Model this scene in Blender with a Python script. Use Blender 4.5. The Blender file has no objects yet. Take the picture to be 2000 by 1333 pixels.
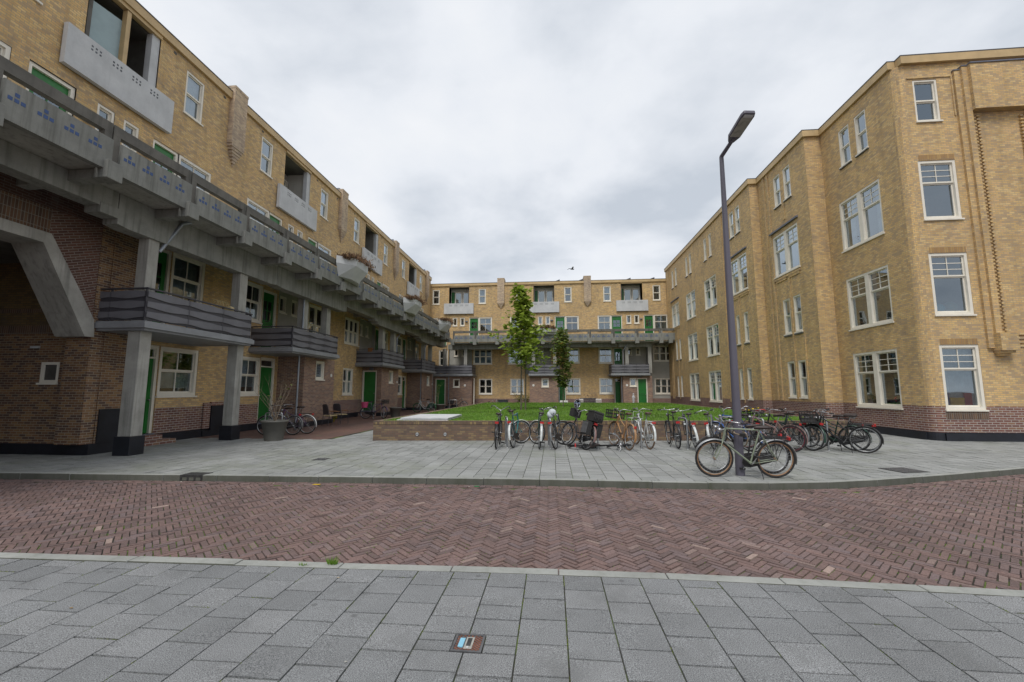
import bpy, bmesh, math, random
import numpy as np
from mathutils import Vector, Matrix, Euler
rnd = random.Random(7)
R = math.radians
SC = bpy.context.scene
COL = SC.collection
# ------------------------------------------------------------------ camera, sky, sun, exposure
cam_d = bpy.data.cameras.new("camera"); cam = bpy.data.objects.new("camera", cam_d); COL.objects.link(cam)
SC.camera = cam
cam.location = (0, 0, 1.58)
cam.rotation_euler = (R(90 + 6.65), 0, R(5.35))
cam_d.sensor_width = 36; cam_d.lens = 838 / 2000 * 36
cam_d.clip_start = 0.05; cam_d.clip_end = 2000
SC.view_settings.view_transform = 'Standard'; SC.view_settings.look = 'None'
SC.view_settings.exposure = 0.58; SC.view_settings.gamma = 1
SC.render.resolution_x = 1024; SC.render.resolution_y = 682

SUN_EL, SUN_AZ = R(58), R(188)
w = bpy.data.worlds.new("World"); SC.world = w; w.use_nodes = True
nt = w.node_tree; nt.nodes.clear()
def N(t, ty, **k):
    n = t.nodes.new(ty)
    for a, b in k.items(): setattr(n, a, b)
    return n
out = N(nt, 'ShaderNodeOutputWorld'); bg = N(nt, 'ShaderNodeBackground'); bg.inputs[1].default_value = 0.1
sky = N(nt, 'ShaderNodeTexSky', sky_type='NISHITA', sun_disc=False, sun_elevation=SUN_EL, sun_rotation=SUN_AZ)
tc = N(nt, 'ShaderNodeTexCoord')
# cloud deck: direction projected on a flat layer, so the clouds get smaller towards the horizon
sep = N(nt, 'ShaderNodeSeparateXYZ'); nt.links.new(tc.outputs['Generated'], sep.inputs[0])
mz = N(nt, 'ShaderNodeMath', operation='ADD'); nt.links.new(sep.outputs[2], mz.inputs[0]); mz.inputs[1].default_value = 0.28
mx_ = N(nt, 'ShaderNodeMath', operation='MAXIMUM'); nt.links.new(mz.outputs[0], mx_.inputs[0]); mx_.inputs[1].default_value = 0.08
dv = N(nt, 'ShaderNodeVectorMath', operation='SCALE')
inv = N(nt, 'ShaderNodeMath', operation='DIVIDE'); inv.inputs[0].default_value = 1.0; nt.links.new(mx_.outputs[0], inv.inputs[1])
nt.links.new(tc.outputs['Generated'], dv.inputs[0]); nt.links.new(inv.outputs[0], dv.inputs['Scale'])
def noise(t, vec, scale, detail=4, rough=.5, dist=0., loc=None):
    n = N(t, 'ShaderNodeTexNoise'); n.inputs['Scale'].default_value = scale; n.inputs['Detail'].default_value = detail
    n.inputs['Roughness'].default_value = rough; n.inputs['Distortion'].default_value = dist
    if loc:
        m = N(t, 'ShaderNodeMapping'); m.inputs['Location'].default_value = loc
        t.links.new(vec, m.inputs[0]); vec = m.outputs[0]
    t.links.new(vec, n.inputs['Vector']); return n
def ramp(t, fac, stops, interp='LINEAR'):
    r = N(t, 'ShaderNodeValToRGB'); cr = r.color_ramp; cr.interpolation = interp
    while len(cr.elements) > 1: cr.elements.remove(cr.elements[-1])
    for i, (p, c) in enumerate(stops):
        e = cr.elements[0] if i == 0 else cr.elements.new(p)
        e.position = p; e.color = tuple(c[:3]) + (1,)
    t.links.new(fac, r.inputs[0]); return r
n1 = noise(nt, dv.outputs[0], 1.5, 7, .54, .12, (0.35, 1.9, 0.4))
n2 = noise(nt, dv.outputs[0], .55, 3, .5, .0, (4.1, .7, 2.0))
ad = N(nt, 'ShaderNodeMath', operation='MULTIPLY_ADD'); nt.links.new(n2.outputs[0], ad.inputs[0]); ad.inputs[1].default_value = .75
mul1 = N(nt, 'ShaderNodeMath', operation='MULTIPLY'); nt.links.new(n1.outputs[0], mul1.inputs[0]); mul1.inputs[1].default_value = .62
nt.links.new(mul1.outputs[0], ad.inputs[2])
cl = ramp(nt, ad.outputs[0], [(.53, (5.6, 6.1, 6.8)), (.59, (7.0, 7.4, 8.0)), (.645, (8.2, 8.5, 9.0)), (.74, (9.1, 9.25, 9.5))])
# ramp clamps nothing above 1 for colours, keep radiance by scaling after a normalised ramp
for e in cl.color_ramp.elements: e.color = (e.color[0] / 10, e.color[1] / 10, e.color[2] / 10, 1)
sc10 = N(nt, 'ShaderNodeVectorMath', operation='SCALE'); sc10.inputs['Scale'].default_value = 6.9
nt.links.new(cl.outputs[0], sc10.inputs[0])
mix = N(nt, 'ShaderNodeMix', data_type='RGBA'); mix.inputs[0].default_value = .965
nt.links.new(sky.outputs[0], mix.inputs[6]); nt.links.new(sc10.outputs[0], mix.inputs[7])
nt.links.new(mix.outputs[2], bg.inputs[0]); nt.links.new(bg.outputs[0], out.inputs[0])
sd = bpy.data.lights.new("sun", 'SUN'); sd.energy = 1.5; sd.angle = R(20); sd.color = (1, .97, .92)
so = bpy.data.objects.new("sun", sd); COL.objects.link(so)
_d = Vector((math.sin(SUN_AZ) * math.cos(SUN_EL), math.cos(SUN_AZ) * math.cos(SUN_EL), math.sin(SUN_EL)))
so.rotation_euler = _d.to_track_quat('Z', 'Y').to_euler(); so.location = (0, -5, 30)

# ------------------------------------------------------------------ materials
def newmat(name):
    m = bpy.data.materials.new(name); m.use_nodes = True; t = m.node_tree
    return m, t, t.nodes['Principled BSDF']
def mixc(t, fac, a, b, blend='MIX'):
    n = N(t, 'ShaderNodeMix', data_type='RGBA', blend_type=blend)
    if isinstance(fac, (int, float)): n.inputs[0].default_value = fac
    else: t.links.new(fac, n.inputs[0])
    for i, v in ((6, a), (7, b)):
        if isinstance(v, (tuple, list)): n.inputs[i].default_value = tuple(v[:3]) + (1,)
        else: t.links.new(v, n.inputs[i])
    return n.outputs[2]
def bump(t, p, h, strength=.3, dist=.01):
    b = N(t, 'ShaderNodeBump'); b.inputs['Strength'].default_value = strength; b.inputs['Distance'].default_value = dist
    t.links.new(h, b.inputs['Height']); t.links.new(b.outputs[0], p.inputs['Normal'])
def plain(name, col, rough=.6, var=.12, scale=6, metal=0., col2=None, bmp=0.0):
    m, t, p = newmat(name)
    c = N(t, 'ShaderNodeTexCoord'); n = noise(t, c.outputs['Object'], scale, 5, .6)
    c2 = col2 or tuple(x * (1 - var * 2.2) for x in col)
    r = ramp(t, n.outputs[0], [(.3, c2), (.62, col)])
    t.links.new(r.outputs[0], p.inputs['Base Color']); p.inputs['Roughness'].default_value = rough; p.inputs['Metallic'].default_value = metal
    if bmp: bump(t, p, n.outputs[0], bmp, .01)
    return m
def brick(name, cols, mortar, bw=.22, bh=.0625, ms=.006, big=.25, dirt=None, rough=.85, bumps=.35, off=.5, turn=0., soften=.35):
    m, t, p = newmat(name)
    c = N(t, 'ShaderNodeTexCoord')
    b = N(t, 'ShaderNodeTexBrick'); b.offset = off
    b.inputs['Color1'].default_value = (0, 0, 0, 1); b.inputs['Color2'].default_value = (1, 1, 1, 1); b.inputs['Mortar'].default_value = (0.5, .5, .5, 1)
    b.inputs['Scale'].default_value = 1; b.inputs['Mortar Size'].default_value = ms; b.inputs['Mortar Smooth'].default_value = .15
    b.inputs['Bias'].default_value = 0; b.inputs['Brick Width'].default_value = bw; b.inputs['Row Height'].default_value = bh
    wob = noise(t, c.outputs['UV'], 3.0, 2)
    wv = N(t, 'ShaderNodeVectorMath', operation='MULTIPLY_ADD'); wv.inputs[1].default_value = (.006, .006, 0)
    t.links.new(wob.outputs['Color'], wv.inputs[0]); t.links.new(c.outputs['UV'], wv.inputs[2])
    vec = wv.outputs[0]
    if turn:
        mp = N(t, 'ShaderNodeMapping'); mp.inputs['Rotation'].default_value = (0, 0, turn); t.links.new(vec, mp.inputs[0]); vec = mp.outputs[0]
    t.links.new(vec, b.inputs['Vector'])
    # one random value per brick from its own row and column number
    def mth(op, a, bb):
        q = N(t, 'ShaderNodeMath', operation=op)
        for i, v in ((0, a), (1, bb)):
            if isinstance(v, (int, float)): q.inputs[i].default_value = v
            elif v is not None: t.links.new(v, q.inputs[i])
        return q.outputs[0]
    sx = N(t, 'ShaderNodeSeparateXYZ'); t.links.new(vec, sx.inputs[0])
    row = mth('FLOOR', mth('DIVIDE', sx.outputs[1], bh), None)
    par = mth('SUBTRACT', 1.0, mth('FLOORED_MODULO', row, 2.0))
    colm = mth('FLOOR', mth('ADD', mth('DIVIDE', sx.outputs[0], bw), mth('MULTIPLY', par, off)), None)
    cx = N(t, 'ShaderNodeCombineXYZ'); t.links.new(colm, cx.inputs[0]); t.links.new(row, cx.inputs[1])
    wn = N(t, 'ShaderNodeTexWhiteNoise', noise_dimensions='2D'); t.links.new(cx.outputs[0], wn.inputs['Vector'])
    k = len(cols)
    r = ramp(t, wn.outputs['Value'], [(i / k, cc) for i, cc in enumerate(cols)], 'CONSTANT')
    mean = tuple(sum(cc[i] for cc in cols) / k for i in range(3))
    fine = noise(t, c.outputs['UV'], 30, 4, .6)
    col = mixc(t, soften, r.outputs[0], mean)
    col = mixc(t, .35, col, mixc(t, fine.outputs[0], (.25, .25, .25), (1, 1, 1)), 'MULTIPLY')
    # darker and lighter clouds in the wall, as bricks of different batches and soot give
    bn = noise(t, c.outputs['UV'], .5, 5, .6)
    bb = ramp(t, bn.outputs[0], [(.3, (1 - big, 1 - big, 1 - big * .8)), (.7, (1.12, 1.1, 1.06))])
    col = mixc(t, 1, col, bb.outputs[0], 'MULTIPLY')
    bn2 = noise(t, c.outputs['UV'], 1.7, 4, .65, .3, (7, 3, 0))
    rr = ramp(t, bn2.outputs[0], [(.56, (0, 0, 0)), (.72, (1, 1, 1))])
    col = mixc(t, rr.outputs[0], col, mixc(t, .35, col, dirt or (.12, .105, .1)))
    smp = N(t, 'ShaderNodeMapping'); smp.inputs['Scale'].default_value = (2.6, .22, 1); t.links.new(c.outputs['UV'], smp.inputs[0])
    sn = noise(t, smp.outputs[0], 1.0, 5, .65); sr2 = ramp(t, sn.outputs[0], [(.32, (.80, .79, .78)), (.5, (1, 1, 1)), (.75, (1.08, 1.07, 1.05))])
    col = mixc(t, 1, col, sr2.outputs[0], 'MULTIPLY')
    col = mixc(t, b.outputs['Fac'], col, mortar)
    t.links.new(col, p.inputs['Base Color']); p.inputs['Roughness'].default_value = rough
    iv = N(t, 'ShaderNodeMath', operation='SUBTRACT'); iv.inputs[0].default_value = 1; t.links.new(b.outputs['Fac'], iv.inputs[1])
    bump(t, p, iv.outputs[0], bumps, .008)
    return m
M = {}
M['yellow'] = brick('yellow_brick', [(0.678, 0.433, 0.168), (0.797, 0.548, 0.218), (0.561, 0.353, 0.154), (0.883, 0.654, 0.308), (0.458, 0.326, 0.200), (0.732, 0.486, 0.182), (0.356, 0.266, 0.191), (0.766, 0.497, 0.236)], (0.340, 0.290, 0.208), big=.18, soften=.5, bw=.165)
M['yellow_shaded'] = brick('shaded_yellow_brick', [(.20, .13, .05), (.26, .17, .07), (.15, .10, .05), (.22, .15, .06)], (.08, .07, .05), big=.3, bw=.165)  # darker copy of the yellow brick, the gateway passage's shade put into its colour
M['brown'] = brick('brown_brick', [(0.256, 0.133, 0.090), (0.346, 0.196, 0.129), (0.196, 0.111, 0.083), (0.421, 0.266, 0.165), (0.301, 0.173, 0.129), (0.181, 0.117, 0.105)], (0.377, 0.328, 0.271), big=.22, ms=.007)
M['portal'] = brick('portal_brick', [(0.178, 0.089, 0.052), (0.269, 0.141, 0.069), (0.121, 0.067, 0.052), (0.340, 0.195, 0.086), (0.227, 0.121, 0.063), (0.100, 0.060, 0.052), (0.298, 0.174, 0.080)], (0.298, 0.251, 0.186), big=.3, bw=.18, soften=.2, ms=.007)
M['darkred'] = brick('dark_red_brick', [(.095, .04, .03), (.125, .055, .038), (.07, .034, .028), (.11, .06, .04)], (.13, .11, .095), big=.4, ms=.007, dirt=(.12, .13, .12))
M['soldier'] = brick('soldier_brick', [(.16, .085, .05), (.21, .12, .065), (.10, .06, .042)], (.2, .18, .15), bw=.0625, bh=.22, ms=.007, off=0.)
M['soldiery'] = brick('yellow_soldier_brick', [(0.473, 0.282, 0.099), (0.562, 0.359, 0.132), (0.405, 0.239, 0.099)], (0.225, 0.179, 0.127), bw=.0625, bh=.22, ms=.006, off=0.)
M['diag'] = brick('diagonal_red_brick', [(.14, .06, .042), (.18, .08, .055), (.10, .05, .04), (.16, .09, .06)], (.23, .19, .165), big=.3, ms=.008, turn=R(-22))
M['band'] = brick('plinth_brick', [(0.184, 0.079, 0.063), (0.253, 0.112, 0.080), (0.150, 0.067, 0.056), (0.298, 0.175, 0.102), (0.217, 0.096, 0.073)], (0.390, 0.348, 0.318), bw=.22, bh=.075, ms=.009, big=.2)
M['planter'] = brick('planter_brick', [(0.180, 0.114, 0.078), (0.264, 0.180, 0.102), (0.144, 0.090, 0.072), (0.336, 0.240, 0.120), (0.204, 0.120, 0.090), (0.120, 0.084, 0.072)], (0.120, 0.102, 0.084), big=.2, soften=.45, bw=.18, ms=.006)
M['path'] = brick('path_brick', [(.17, .085, .068), (.21, .105, .078), (.145, .08, .068), (.19, .10, .082)], (.07, .065, .045), bw=.2, bh=.068, ms=.006, big=.35, dirt=(.12, .13, .06))
def concrete(name, a, b, stain=(.10, .10, .095), bmp=.15, streak=1.0):
    m, t, p = newmat(name); c = N(t, 'ShaderNodeTexCoord')
    n = noise(t, c.outputs['Object'], 1.6, 8, .65); f = noise(t, c.outputs['Object'], 45, 3, .6)
    mp = N(t, 'ShaderNodeMapping'); mp.inputs['Scale'].default_value = (9, 9, .5); t.links.new(c.outputs['Object'], mp.inputs[0])
    s = noise(t, mp.outputs[0], 1.0, 5, .6)
    col = ramp(t, n.outputs[0], [(.3, a), (.7, b)]).outputs[0]
    sr = ramp(t, s.outputs[0], [(.5, (0, 0, 0)), (.75, (.55 * streak,) * 3)])
    col = mixc(t, sr.outputs[0], col, stain)
    col = mixc(t, .25, col, mixc(t, f.outputs[0], (.3, .3, .3), (1, 1, 1)), 'MULTIPLY')
    t.links.new(col, p.inputs['Base Color']); p.inputs['Roughness'].default_value = .85
    bump(t, p, f.outputs[0], bmp, .004)
    return m
M['conc'] = concrete('weathered_concrete', (0.287, 0.282, 0.253), (0.460, 0.448, 0.414), (0.127, 0.127, 0.115), streak=1.25)
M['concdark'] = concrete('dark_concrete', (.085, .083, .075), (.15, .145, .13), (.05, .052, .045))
M['concrail'] = concrete('dark_rail_concrete', (.10, .095, .085), (.19, .18, .16), (.04, .042, .035), streak=1.3)
M['concpanel'] = concrete('weathered_panel_concrete', (0.196, 0.199, 0.184), (0.321, 0.323, 0.298), (0.084, 0.086, 0.071), streak=1.3)
M['palewall'] = concrete('pale_loggia_paint', (.56, .54, .49), (.64, .62, .57), (.46, .44, .40), streak=.3)
M['chimneybrick'] = brick('grey_chimney_brick', [(0.612, 0.457, 0.307), (0.486, 0.366, 0.270), (0.720, 0.567, 0.377), (0.396, 0.302, 0.243), (0.648, 0.493, 0.342)], (0.361, 0.311, 0.234), big=.25, bw=.165)
M['conclight'] = concrete('pale_concrete', (0.488, 0.500, 0.512), (0.634, 0.647, 0.659), (0.415, 0.427, 0.439), streak=.5)
M['plaster'] = concrete('grey_plaster', (.36, .35, .31), (.44, .43, .385), (.30, .29, .26), streak=.4)
M['kerb'] = concrete('kerb_concrete', (0.238, 0.244, 0.230), (0.356, 0.363, 0.341), (0.119, 0.131, 0.095), bmp=.4, streak=.6)
M['kerbface'] = concrete('mossy_kerb_face', (.085, .088, .07), (.14, .14, .12), (.05, .06, .03), bmp=.4)
M['white'] = plain('cream_paint', (0.778, 0.734, 0.638), .45, .05, 3)
M['whiter'] = plain('white_paint', (.78, .77, .73), .45, .05, 3)
M['green'] = plain('green_paint', (.018, .17, .03), .38, .12, 2)
M['beige'] = plain('beige_fascia_paint', (.56, .40, .20), .55, .12, 1.5)
M['roof'] = plain('roof_edge_metal', (.06, .06, .065), .5)
M['rail'] = plain('grey_rail_paint', (.165, .165, .185), .5, .1, 2)
M['railframe'] = plain('dark_rail_paint', (.06, .058, .07), .5, .1, 2)
M['slab'] = plain('painted_grey_slab', (0.284, 0.293, 0.310), .6, .12, 1.5)
M['black'] = plain('black_plinth_paint', (.012, .014, .022), .55, .25, 3, bmp=.1)
M['lead'] = plain('lead_flashing', (.14, .15, .19), .6)
M['grey_post'] = plain('grey_lamp_paint', (.105, .098, .125), .45, .06, 1)
M['zinc'] = plain('zinc_pipe', (.30, .33, .37), .45, .1, 3, .5)
M['blue'] = plain('blue_tile', (.035, .085, .24), .5, .1, 8)
M['hole'] = plain('dark_tile', (.10, .11, .13), .6, .3, 8)
M['steel'] = plain('galvanised_steel', (.42, .43, .44), .38, .12, 10, .8)
M['chrome'] = plain('chrome', (.42, .42, .43), .3, .12, 10, .9)
M['rubber'] = plain('black_rubber', (.022, .021, .021), .75, .15, 20)
M['rubbertan'] = plain('tan_rubber', (.20, .125, .075), .75, .2, 20)
M['leather'] = plain('dark_leather', (.035, .022, .02), .5, .2, 10)
M['brownleather'] = plain('brown_leather', (.11, .055, .04), .5, .2, 10)
M['red'] = plain('red_plastic', (.45, .02, .02), .35, .1, 6)
M['pink'] = plain('pink_plastic', (.65, .09, .22), .45, .1, 6)
M['interior'] = plain('interior_wall', (0.169, 0.159, 0.142), .9, .3, .6)
M['curtain'] = plain('pale_curtain', (.55, .6, .62), .9, .15, 3)
M['blind'] = plain('blue_grey_blind', (.24, .32, .38), .8, .15, 3)
M['bark'] = plain('bark', (.15, .13, .095), .9, .3, 14, bmp=.5)
M['twig'] = plain('dry_twig', (.32, .25, .18), .9, .3, 10)
M['deadplant'] = plain('withered_plant', (.18, .10, .055), .9, .45, 5, col2=(.06, .045, .025))
M['potgrey'] = plain('grey_plastic_pot', (.13, .125, .11), .6, .12, 2)
M['wood'] = plain('pale_wood', (.62, .50, .26), .5, .12, 5)
M['armwood'] = plain('brown_wood', (.25, .11, .035), .5, .2, 5)
M['iron'] = plain('cast_iron', (.055, .055, .055), .6, .25, 12, .3, bmp=.3)
M['covergrey'] = plain('worn_cover', (.12, .12, .125), .6, .2, 14, .2, bmp=.3)
M['rustred'] = plain('red_cover_paint', (.24, .085, .045), .7, .3, 20)
M['cyan'] = plain('light_blue_plate', (.22, .48, .62), .5, .05, 10)
M['solar'] = plain('solar_panel', (.05, .055, .075), .3, .1, 4)
def glassmat(name, tint=(.82, .88, .87), refl=1.75):
    m = bpy.data.materials.new(name); m.use_nodes = True; t = m.node_tree; t.nodes.clear()
    o = N(t, 'ShaderNodeOutputMaterial'); g = N(t, 'ShaderNodeBsdfGlossy'); g.inputs['Roughness'].default_value = .015; g.inputs['Color'].default_value = (.80, .91, 1.0, 1)
    tr = N(t, 'ShaderNodeBsdfTransparent'); tr.inputs[0].default_value = tint + (1,)
    f = N(t, 'ShaderNodeFresnel'); f.inputs[0].default_value = refl
    c = N(t, 'ShaderNodeTexCoord'); n = noise(t, c.outputs['Object'], .9, 1)
    b = N(t, 'ShaderNodeBump'); b.inputs['Strength'].default_value = .12; b.inputs['Distance'].default_value = .02
    t.links.new(n.outputs[0], b.inputs['Height']); t.links.new(b.outputs[0], g.inputs['Normal'])
    a = N(t, 'ShaderNodeMath', operation='MULTIPLY'); t.links.new(f.outputs[0], a.inputs[0]); a.inputs[1].default_value = 3.0; a.use_clamp = True
    mx = N(t, 'ShaderNodeMixShader'); t.links.new(a.outputs[0], mx.inputs[0]); t.links.new(tr.outputs[0], mx.inputs[1]); t.links.new(g.outputs[0], mx.inputs[2])
    t.links.new(mx.outputs[0], o.inputs[0]); return m
M['glass'] = glassmat('window_glass')
def attrmat(name, stops, rough=.85, fine=60, famt=.3, moss=None, translucent=0., spots=0., attr='tint', bmp=.3, big=.25, bigscale=.5, stain=None):
    m, t, p = newmat(name); c = N(t, 'ShaderNodeTexCoord')
    a = N(t, 'ShaderNodeAttribute'); a.attribute_name = attr
    r = ramp(t, a.outputs['Fac'], stops)
    f = noise(t, c.outputs['Object'], fine, 4, .75)
    fr = ramp(t, f.outputs[0], [(.35, (1 - famt,) * 3), (.65, (1 + famt * .6,) * 3)])
    col = mixc(t, 1, r.outputs[0], fr.outputs[0], 'MULTIPLY')
    b = noise(t, c.outputs['Object'], bigscale, 6, .6)
    br = ramp(t, b.outputs[0], [(.3, (1 - big,) * 3), (.68, (1.08,) * 3)])
    col = mixc(t, 1, col, br.outputs[0], 'MULTIPLY')
    if stain:
        s = noise(t, c.outputs['Object'], stain[1], 6, .7, .4, (3, 9, 1))
        sr = ramp(t, s.outputs[0], [(stain[2], (0, 0, 0)), (stain[3], (1, 1, 1))])
        col = mixc(t, sr.outputs[0], col, mixc(t, stain[4], col, stain[0]))
    if spots:
        v = N(t, 'ShaderNodeTexVoronoi'); v.inputs['Scale'].default_value = spots; t.links.new(c.outputs['Object'], v.inputs['Vector'])
        vr = ramp(t, v.outputs['Distance'], [(.045, (.55, .55, .55)), (.07, (0, 0, 0))]); col = mixc(t, vr.outputs[0], col, (.07, .07, .07))
    t.links.new(col, p.inputs['Base Color']); p.inputs['Roughness'].default_value = rough
    bump(t, p, f.outputs[0], bmp, .003)
    if translucent:
        tb = N(t, 'ShaderNodeBsdfTranslucent'); t.links.new(col, tb.inputs[0]); mxs = N(t, 'ShaderNodeMixShader'); mxs.inputs[0].default_value = translucent
        t.links.new(p.outputs[0], mxs.inputs[1]); t.links.new(tb.outputs[0], mxs.inputs[2]); t.links.new(mxs.outputs[0], t.nodes['Material Output'].inputs[0])
    return m
M['paver'] = attrmat('concrete_paver', [(0, (0.204, 0.210, 0.215)), (.5, (0.231, 0.238, 0.244)), (1, (0.261, 0.266, 0.271))], fine=170, famt=.95, big=.22, bigscale=1.1, stain=((0.114, 0.117, 0.117), 2.2, .54, .7, .5), spots=2.4)
M['paverfar'] = attrmat('pale_concrete_paver', [(0, (0.242, 0.250, 0.241)), (.5, (0.275, 0.280, 0.273)), (1, (0.307, 0.314, 0.307))], fine=90, famt=.3, big=.2, bigscale=.7, stain=((0.143, 0.160, 0.093), .35, .52, .72, .55), spots=2.4)
M['clinker'] = attrmat('street_clinker', [(0, (0.122, 0.085, 0.080)), (.3, (0.163, 0.107, 0.097)), (.6, (0.188, 0.121, 0.108)), (.93, (0.158, 0.116, 0.116)), (.994, (0.224, 0.159, 0.141)), (1, (0.347, 0.257, 0.221))], fine=55, famt=.3, big=.22, bigscale=.6)
M['joint'] = attrmat('mossy_joint', [(0, (.04, .038, .03)), (1, (.04, .038, .03))], fine=25, famt=.5, big=.3, stain=((.10, .15, .02), 1.6, .5, .6, .85))
M['leaf'] = attrmat('green_leaf', [(0, (0.157, 0.221, 0.029)), (.5, (0.302, 0.397, 0.053)), (1, (0.459, 0.552, 0.106))], rough=.5, fine=8, famt=.1, bmp=0, big=.1, translucent=.4)
M['leafdark'] = attrmat('dull_green_leaf', [(0, (0.082, 0.119, 0.026)), (.7, (0.178, 0.238, 0.046)), (.9, (0.328, 0.303, 0.065)), (1, (0.465, 0.330, 0.077))], rough=.6, fine=8, famt=.1, bmp=0, big=.1, translucent=.4)
M['yellowleaf'] = attrmat('yellow_flowers', [(0, (.05, .12, .02)), (.45, (.10, .18, .02)), (.55, (.6, .42, .02)), (1, (.75, .6, .05))], fine=3, famt=.1, bmp=0)
M['redleaf'] = attrmat('red_flowers', [(0, (.04, .09, .02)), (.5, (.05, .12, .02)), (.6, (.5, .02, .03)), (1, (.6, .08, .1))], fine=3, famt=.1, bmp=0)
M['mosscol'] = attrmat('joint_moss', [(0, (.09, .12, .015)), (.6, (.17, .23, .03)), (1, (.30, .33, .07))], fine=3, famt=.1, bmp=0)
M['deadleaf'] = attrmat('dead_leaf', [(0, (.10, .06, .03)), (.6, (.25, .17, .08)), (.9, (.5, .45, .35)), (1, (.7, .68, .6))], fine=3, famt=.1, bmp=0)
M['blade'] = attrmat('grass_blade', [(0, (0.119, 0.239, 0.029)), (.5, (0.189, 0.364, 0.045)), (.9, (0.297, 0.477, 0.070)), (1, (0.427, 0.502, 0.120))], rough=.6, fine=3, famt=.1, bmp=0, big=.35, bigscale=.45, stain=((0.189, 0.251, 0.060), .8, .55, .7, .6), translucent=.4)
M['lawn'] = attrmat('lawn_ground', [(0, (.10, .19, .03)), (1, (.14, .25, .04))], fine=12, famt=.5, big=.4, bigscale=.45, stain=((.14, .15, .05), .8, .55, .7, .6))

# ------------------------------------------------------------------ mesh helpers
class MB:
    """collects shapes and links them as one mesh object with box-projected UVs in metres"""
    def __init__(s): s.v = []; s.f = []; s.m = []; s.sm = []
    def add(s, vs, fs, mat=0, smooth=False):
        o = len(s.v); s.v += [tuple(p) for p in vs]
        for f in fs: s.f.append([i + o for i in f]); s.m.append(mat); s.sm.append(smooth)
    def box(s, x0, x1, y0, y1, z0, z1, mat=0):
        if x0 > x1: x0, x1 = x1, x0
        if y0 > y1: y0, y1 = y1, y0
        if z0 > z1: z0, z1 = z1, z0
        s.add([(x0, y0, z0), (x1, y0, z0), (x1, y1, z0), (x0, y1, z0), (x0, y0, z1), (x1, y0, z1), (x1, y1, z1), (x0, y1, z1)],
              [(0, 3, 2, 1), (4, 5, 6, 7), (0, 1, 5, 4), (1, 2, 6, 5), (2, 3, 7, 6), (3, 0, 4, 7)], mat)
    def prism(s, poly, a, b, axis='z', mat=0):
        """poly: 2D points; extruded from a to b along axis"""
        n = len(poly)
        def P(p, h):
            if axis == 'z': return (p[0], p[1], h)
            if axis == 'y': return (p[0], h, p[1])
            return (h, p[0], p[1])
        area = sum(poly[i][0] * poly[(i + 1) % n][1] - poly[(i + 1) % n][0] * poly[i][1] for i in range(n))
        fs = [list(range(n))[::-1], [i + n for i in range(n)]] + [(i, (i + 1) % n, (i + 1) % n + n, i + n) for i in range(n)]
        flip = (area < 0) != (axis == 'y') != (b < a)
        if flip: fs = [list(f)[::-1] for f in fs]
        s.add([P(p, a) for p in poly] + [P(p, b) for p in poly], fs, mat)
    def tube(s, pts, r, n=8, mat=0, cap=True):
        pts = [Vector(p) for p in pts]; k = len(pts)
        rs = r if isinstance(r, (list, tuple)) else [r] * k
        ring = []; up = None
        for i, p in enumerate(pts):
            d = (pts[min(i + 1, k - 1)] - pts[max(i - 1, 0)]).normalized()
            if up is None: up = Vector((0, 0, 1)) if abs(d.z) < .9 else Vector((1, 0, 0))
            a = d.cross(up)
            if a.length < 1e-4: a = d.cross(Vector((0, 1, 0)))
            a.normalize(); b = a.cross(d).normalized(); up = b
            ring += [p + (a * math.cos(2 * math.pi * j / n) + b * math.sin(2 * math.pi * j / n)) * rs[i] for j in range(n)]
        fs = [(i * n + j, i * n + (j + 1) % n, (i + 1) * n + (j + 1) % n, (i + 1) * n + j) for i in range(k - 1) for j in range(n)]
        s.add(ring, fs, mat, True)
        if cap:
            s.add(ring[:n], [list(range(n))[::-1]], mat); s.add(ring[-n:], [list(range(n))], mat)
    def torus(s, c, Rr, r, axis='y', n=36, k=8, mat=0, a0=0., a1=2 * math.pi, sq=1.0):
        full = abs(a1 - a0 - 2 * math.pi) < 1e-6; nn = n if full else n + 1
        vs = []
        for i in range(nn):
            a = a0 + (a1 - a0) * i / n
            for j in range(k):
                b = 2 * math.pi * j / k; rr = Rr + r * math.cos(b); h = r * sq * math.sin(b)
                if axis == 'y': vs.append((c[0] + rr * math.cos(a), c[1] + h, c[2] + rr * math.sin(a)))
                else: vs.append((c[0] + rr * math.cos(a), c[1] + rr * math.sin(a), c[2] + h))
        fs = []
        for i in range(n):
            i2 = (i + 1) % nn if full else i + 1
            for j in range(k): fs.append((i * k + j, i2 * k + j, i2 * k + (j + 1) % k, i * k + (j + 1) % k))
        s.add(vs, fs, mat, True)
    def lathe(s, prof, n=24, c=(0, 0, 0), mat=0, smooth=True):
        k = len(prof); vs = []
        for (r, z) in prof:
            vs += [(c[0] + r * math.cos(2 * math.pi * j / n), c[1] + r * math.sin(2 * math.pi * j / n), c[2] + z) for j in range(n)]
        fs = [(i * n + j, i * n + (j + 1) % n, (i + 1) * n + (j + 1) % n, (i + 1) * n + j) for i in range(k - 1) for j in range(n)]
        s.add(vs, fs, mat, smooth)
        s.add(vs[:n], [list(range(n))[::-1]], mat); s.add(vs[-n:], [list(range(n))], mat)
    def ball(s, c, rx, ry, rz, n=12, k=8, mat=0):
        s2 = []
        for i in range(k + 1):
            a = -math.pi / 2 + math.pi * i / k
            s2 += [(c[0] + rx * math.cos(a) * math.cos(2 * math.pi * j / n), c[1] + ry * math.cos(a) * math.sin(2 * math.pi * j / n), c[2] + rz * math.sin(a)) for j in range(n)]
        s.add(s2, [(i * n + j, i * n + (j + 1) % n, (i + 1) * n + (j + 1) % n, (i + 1) * n + j) for i in range(k) for j in range(n)], mat, True)
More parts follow.
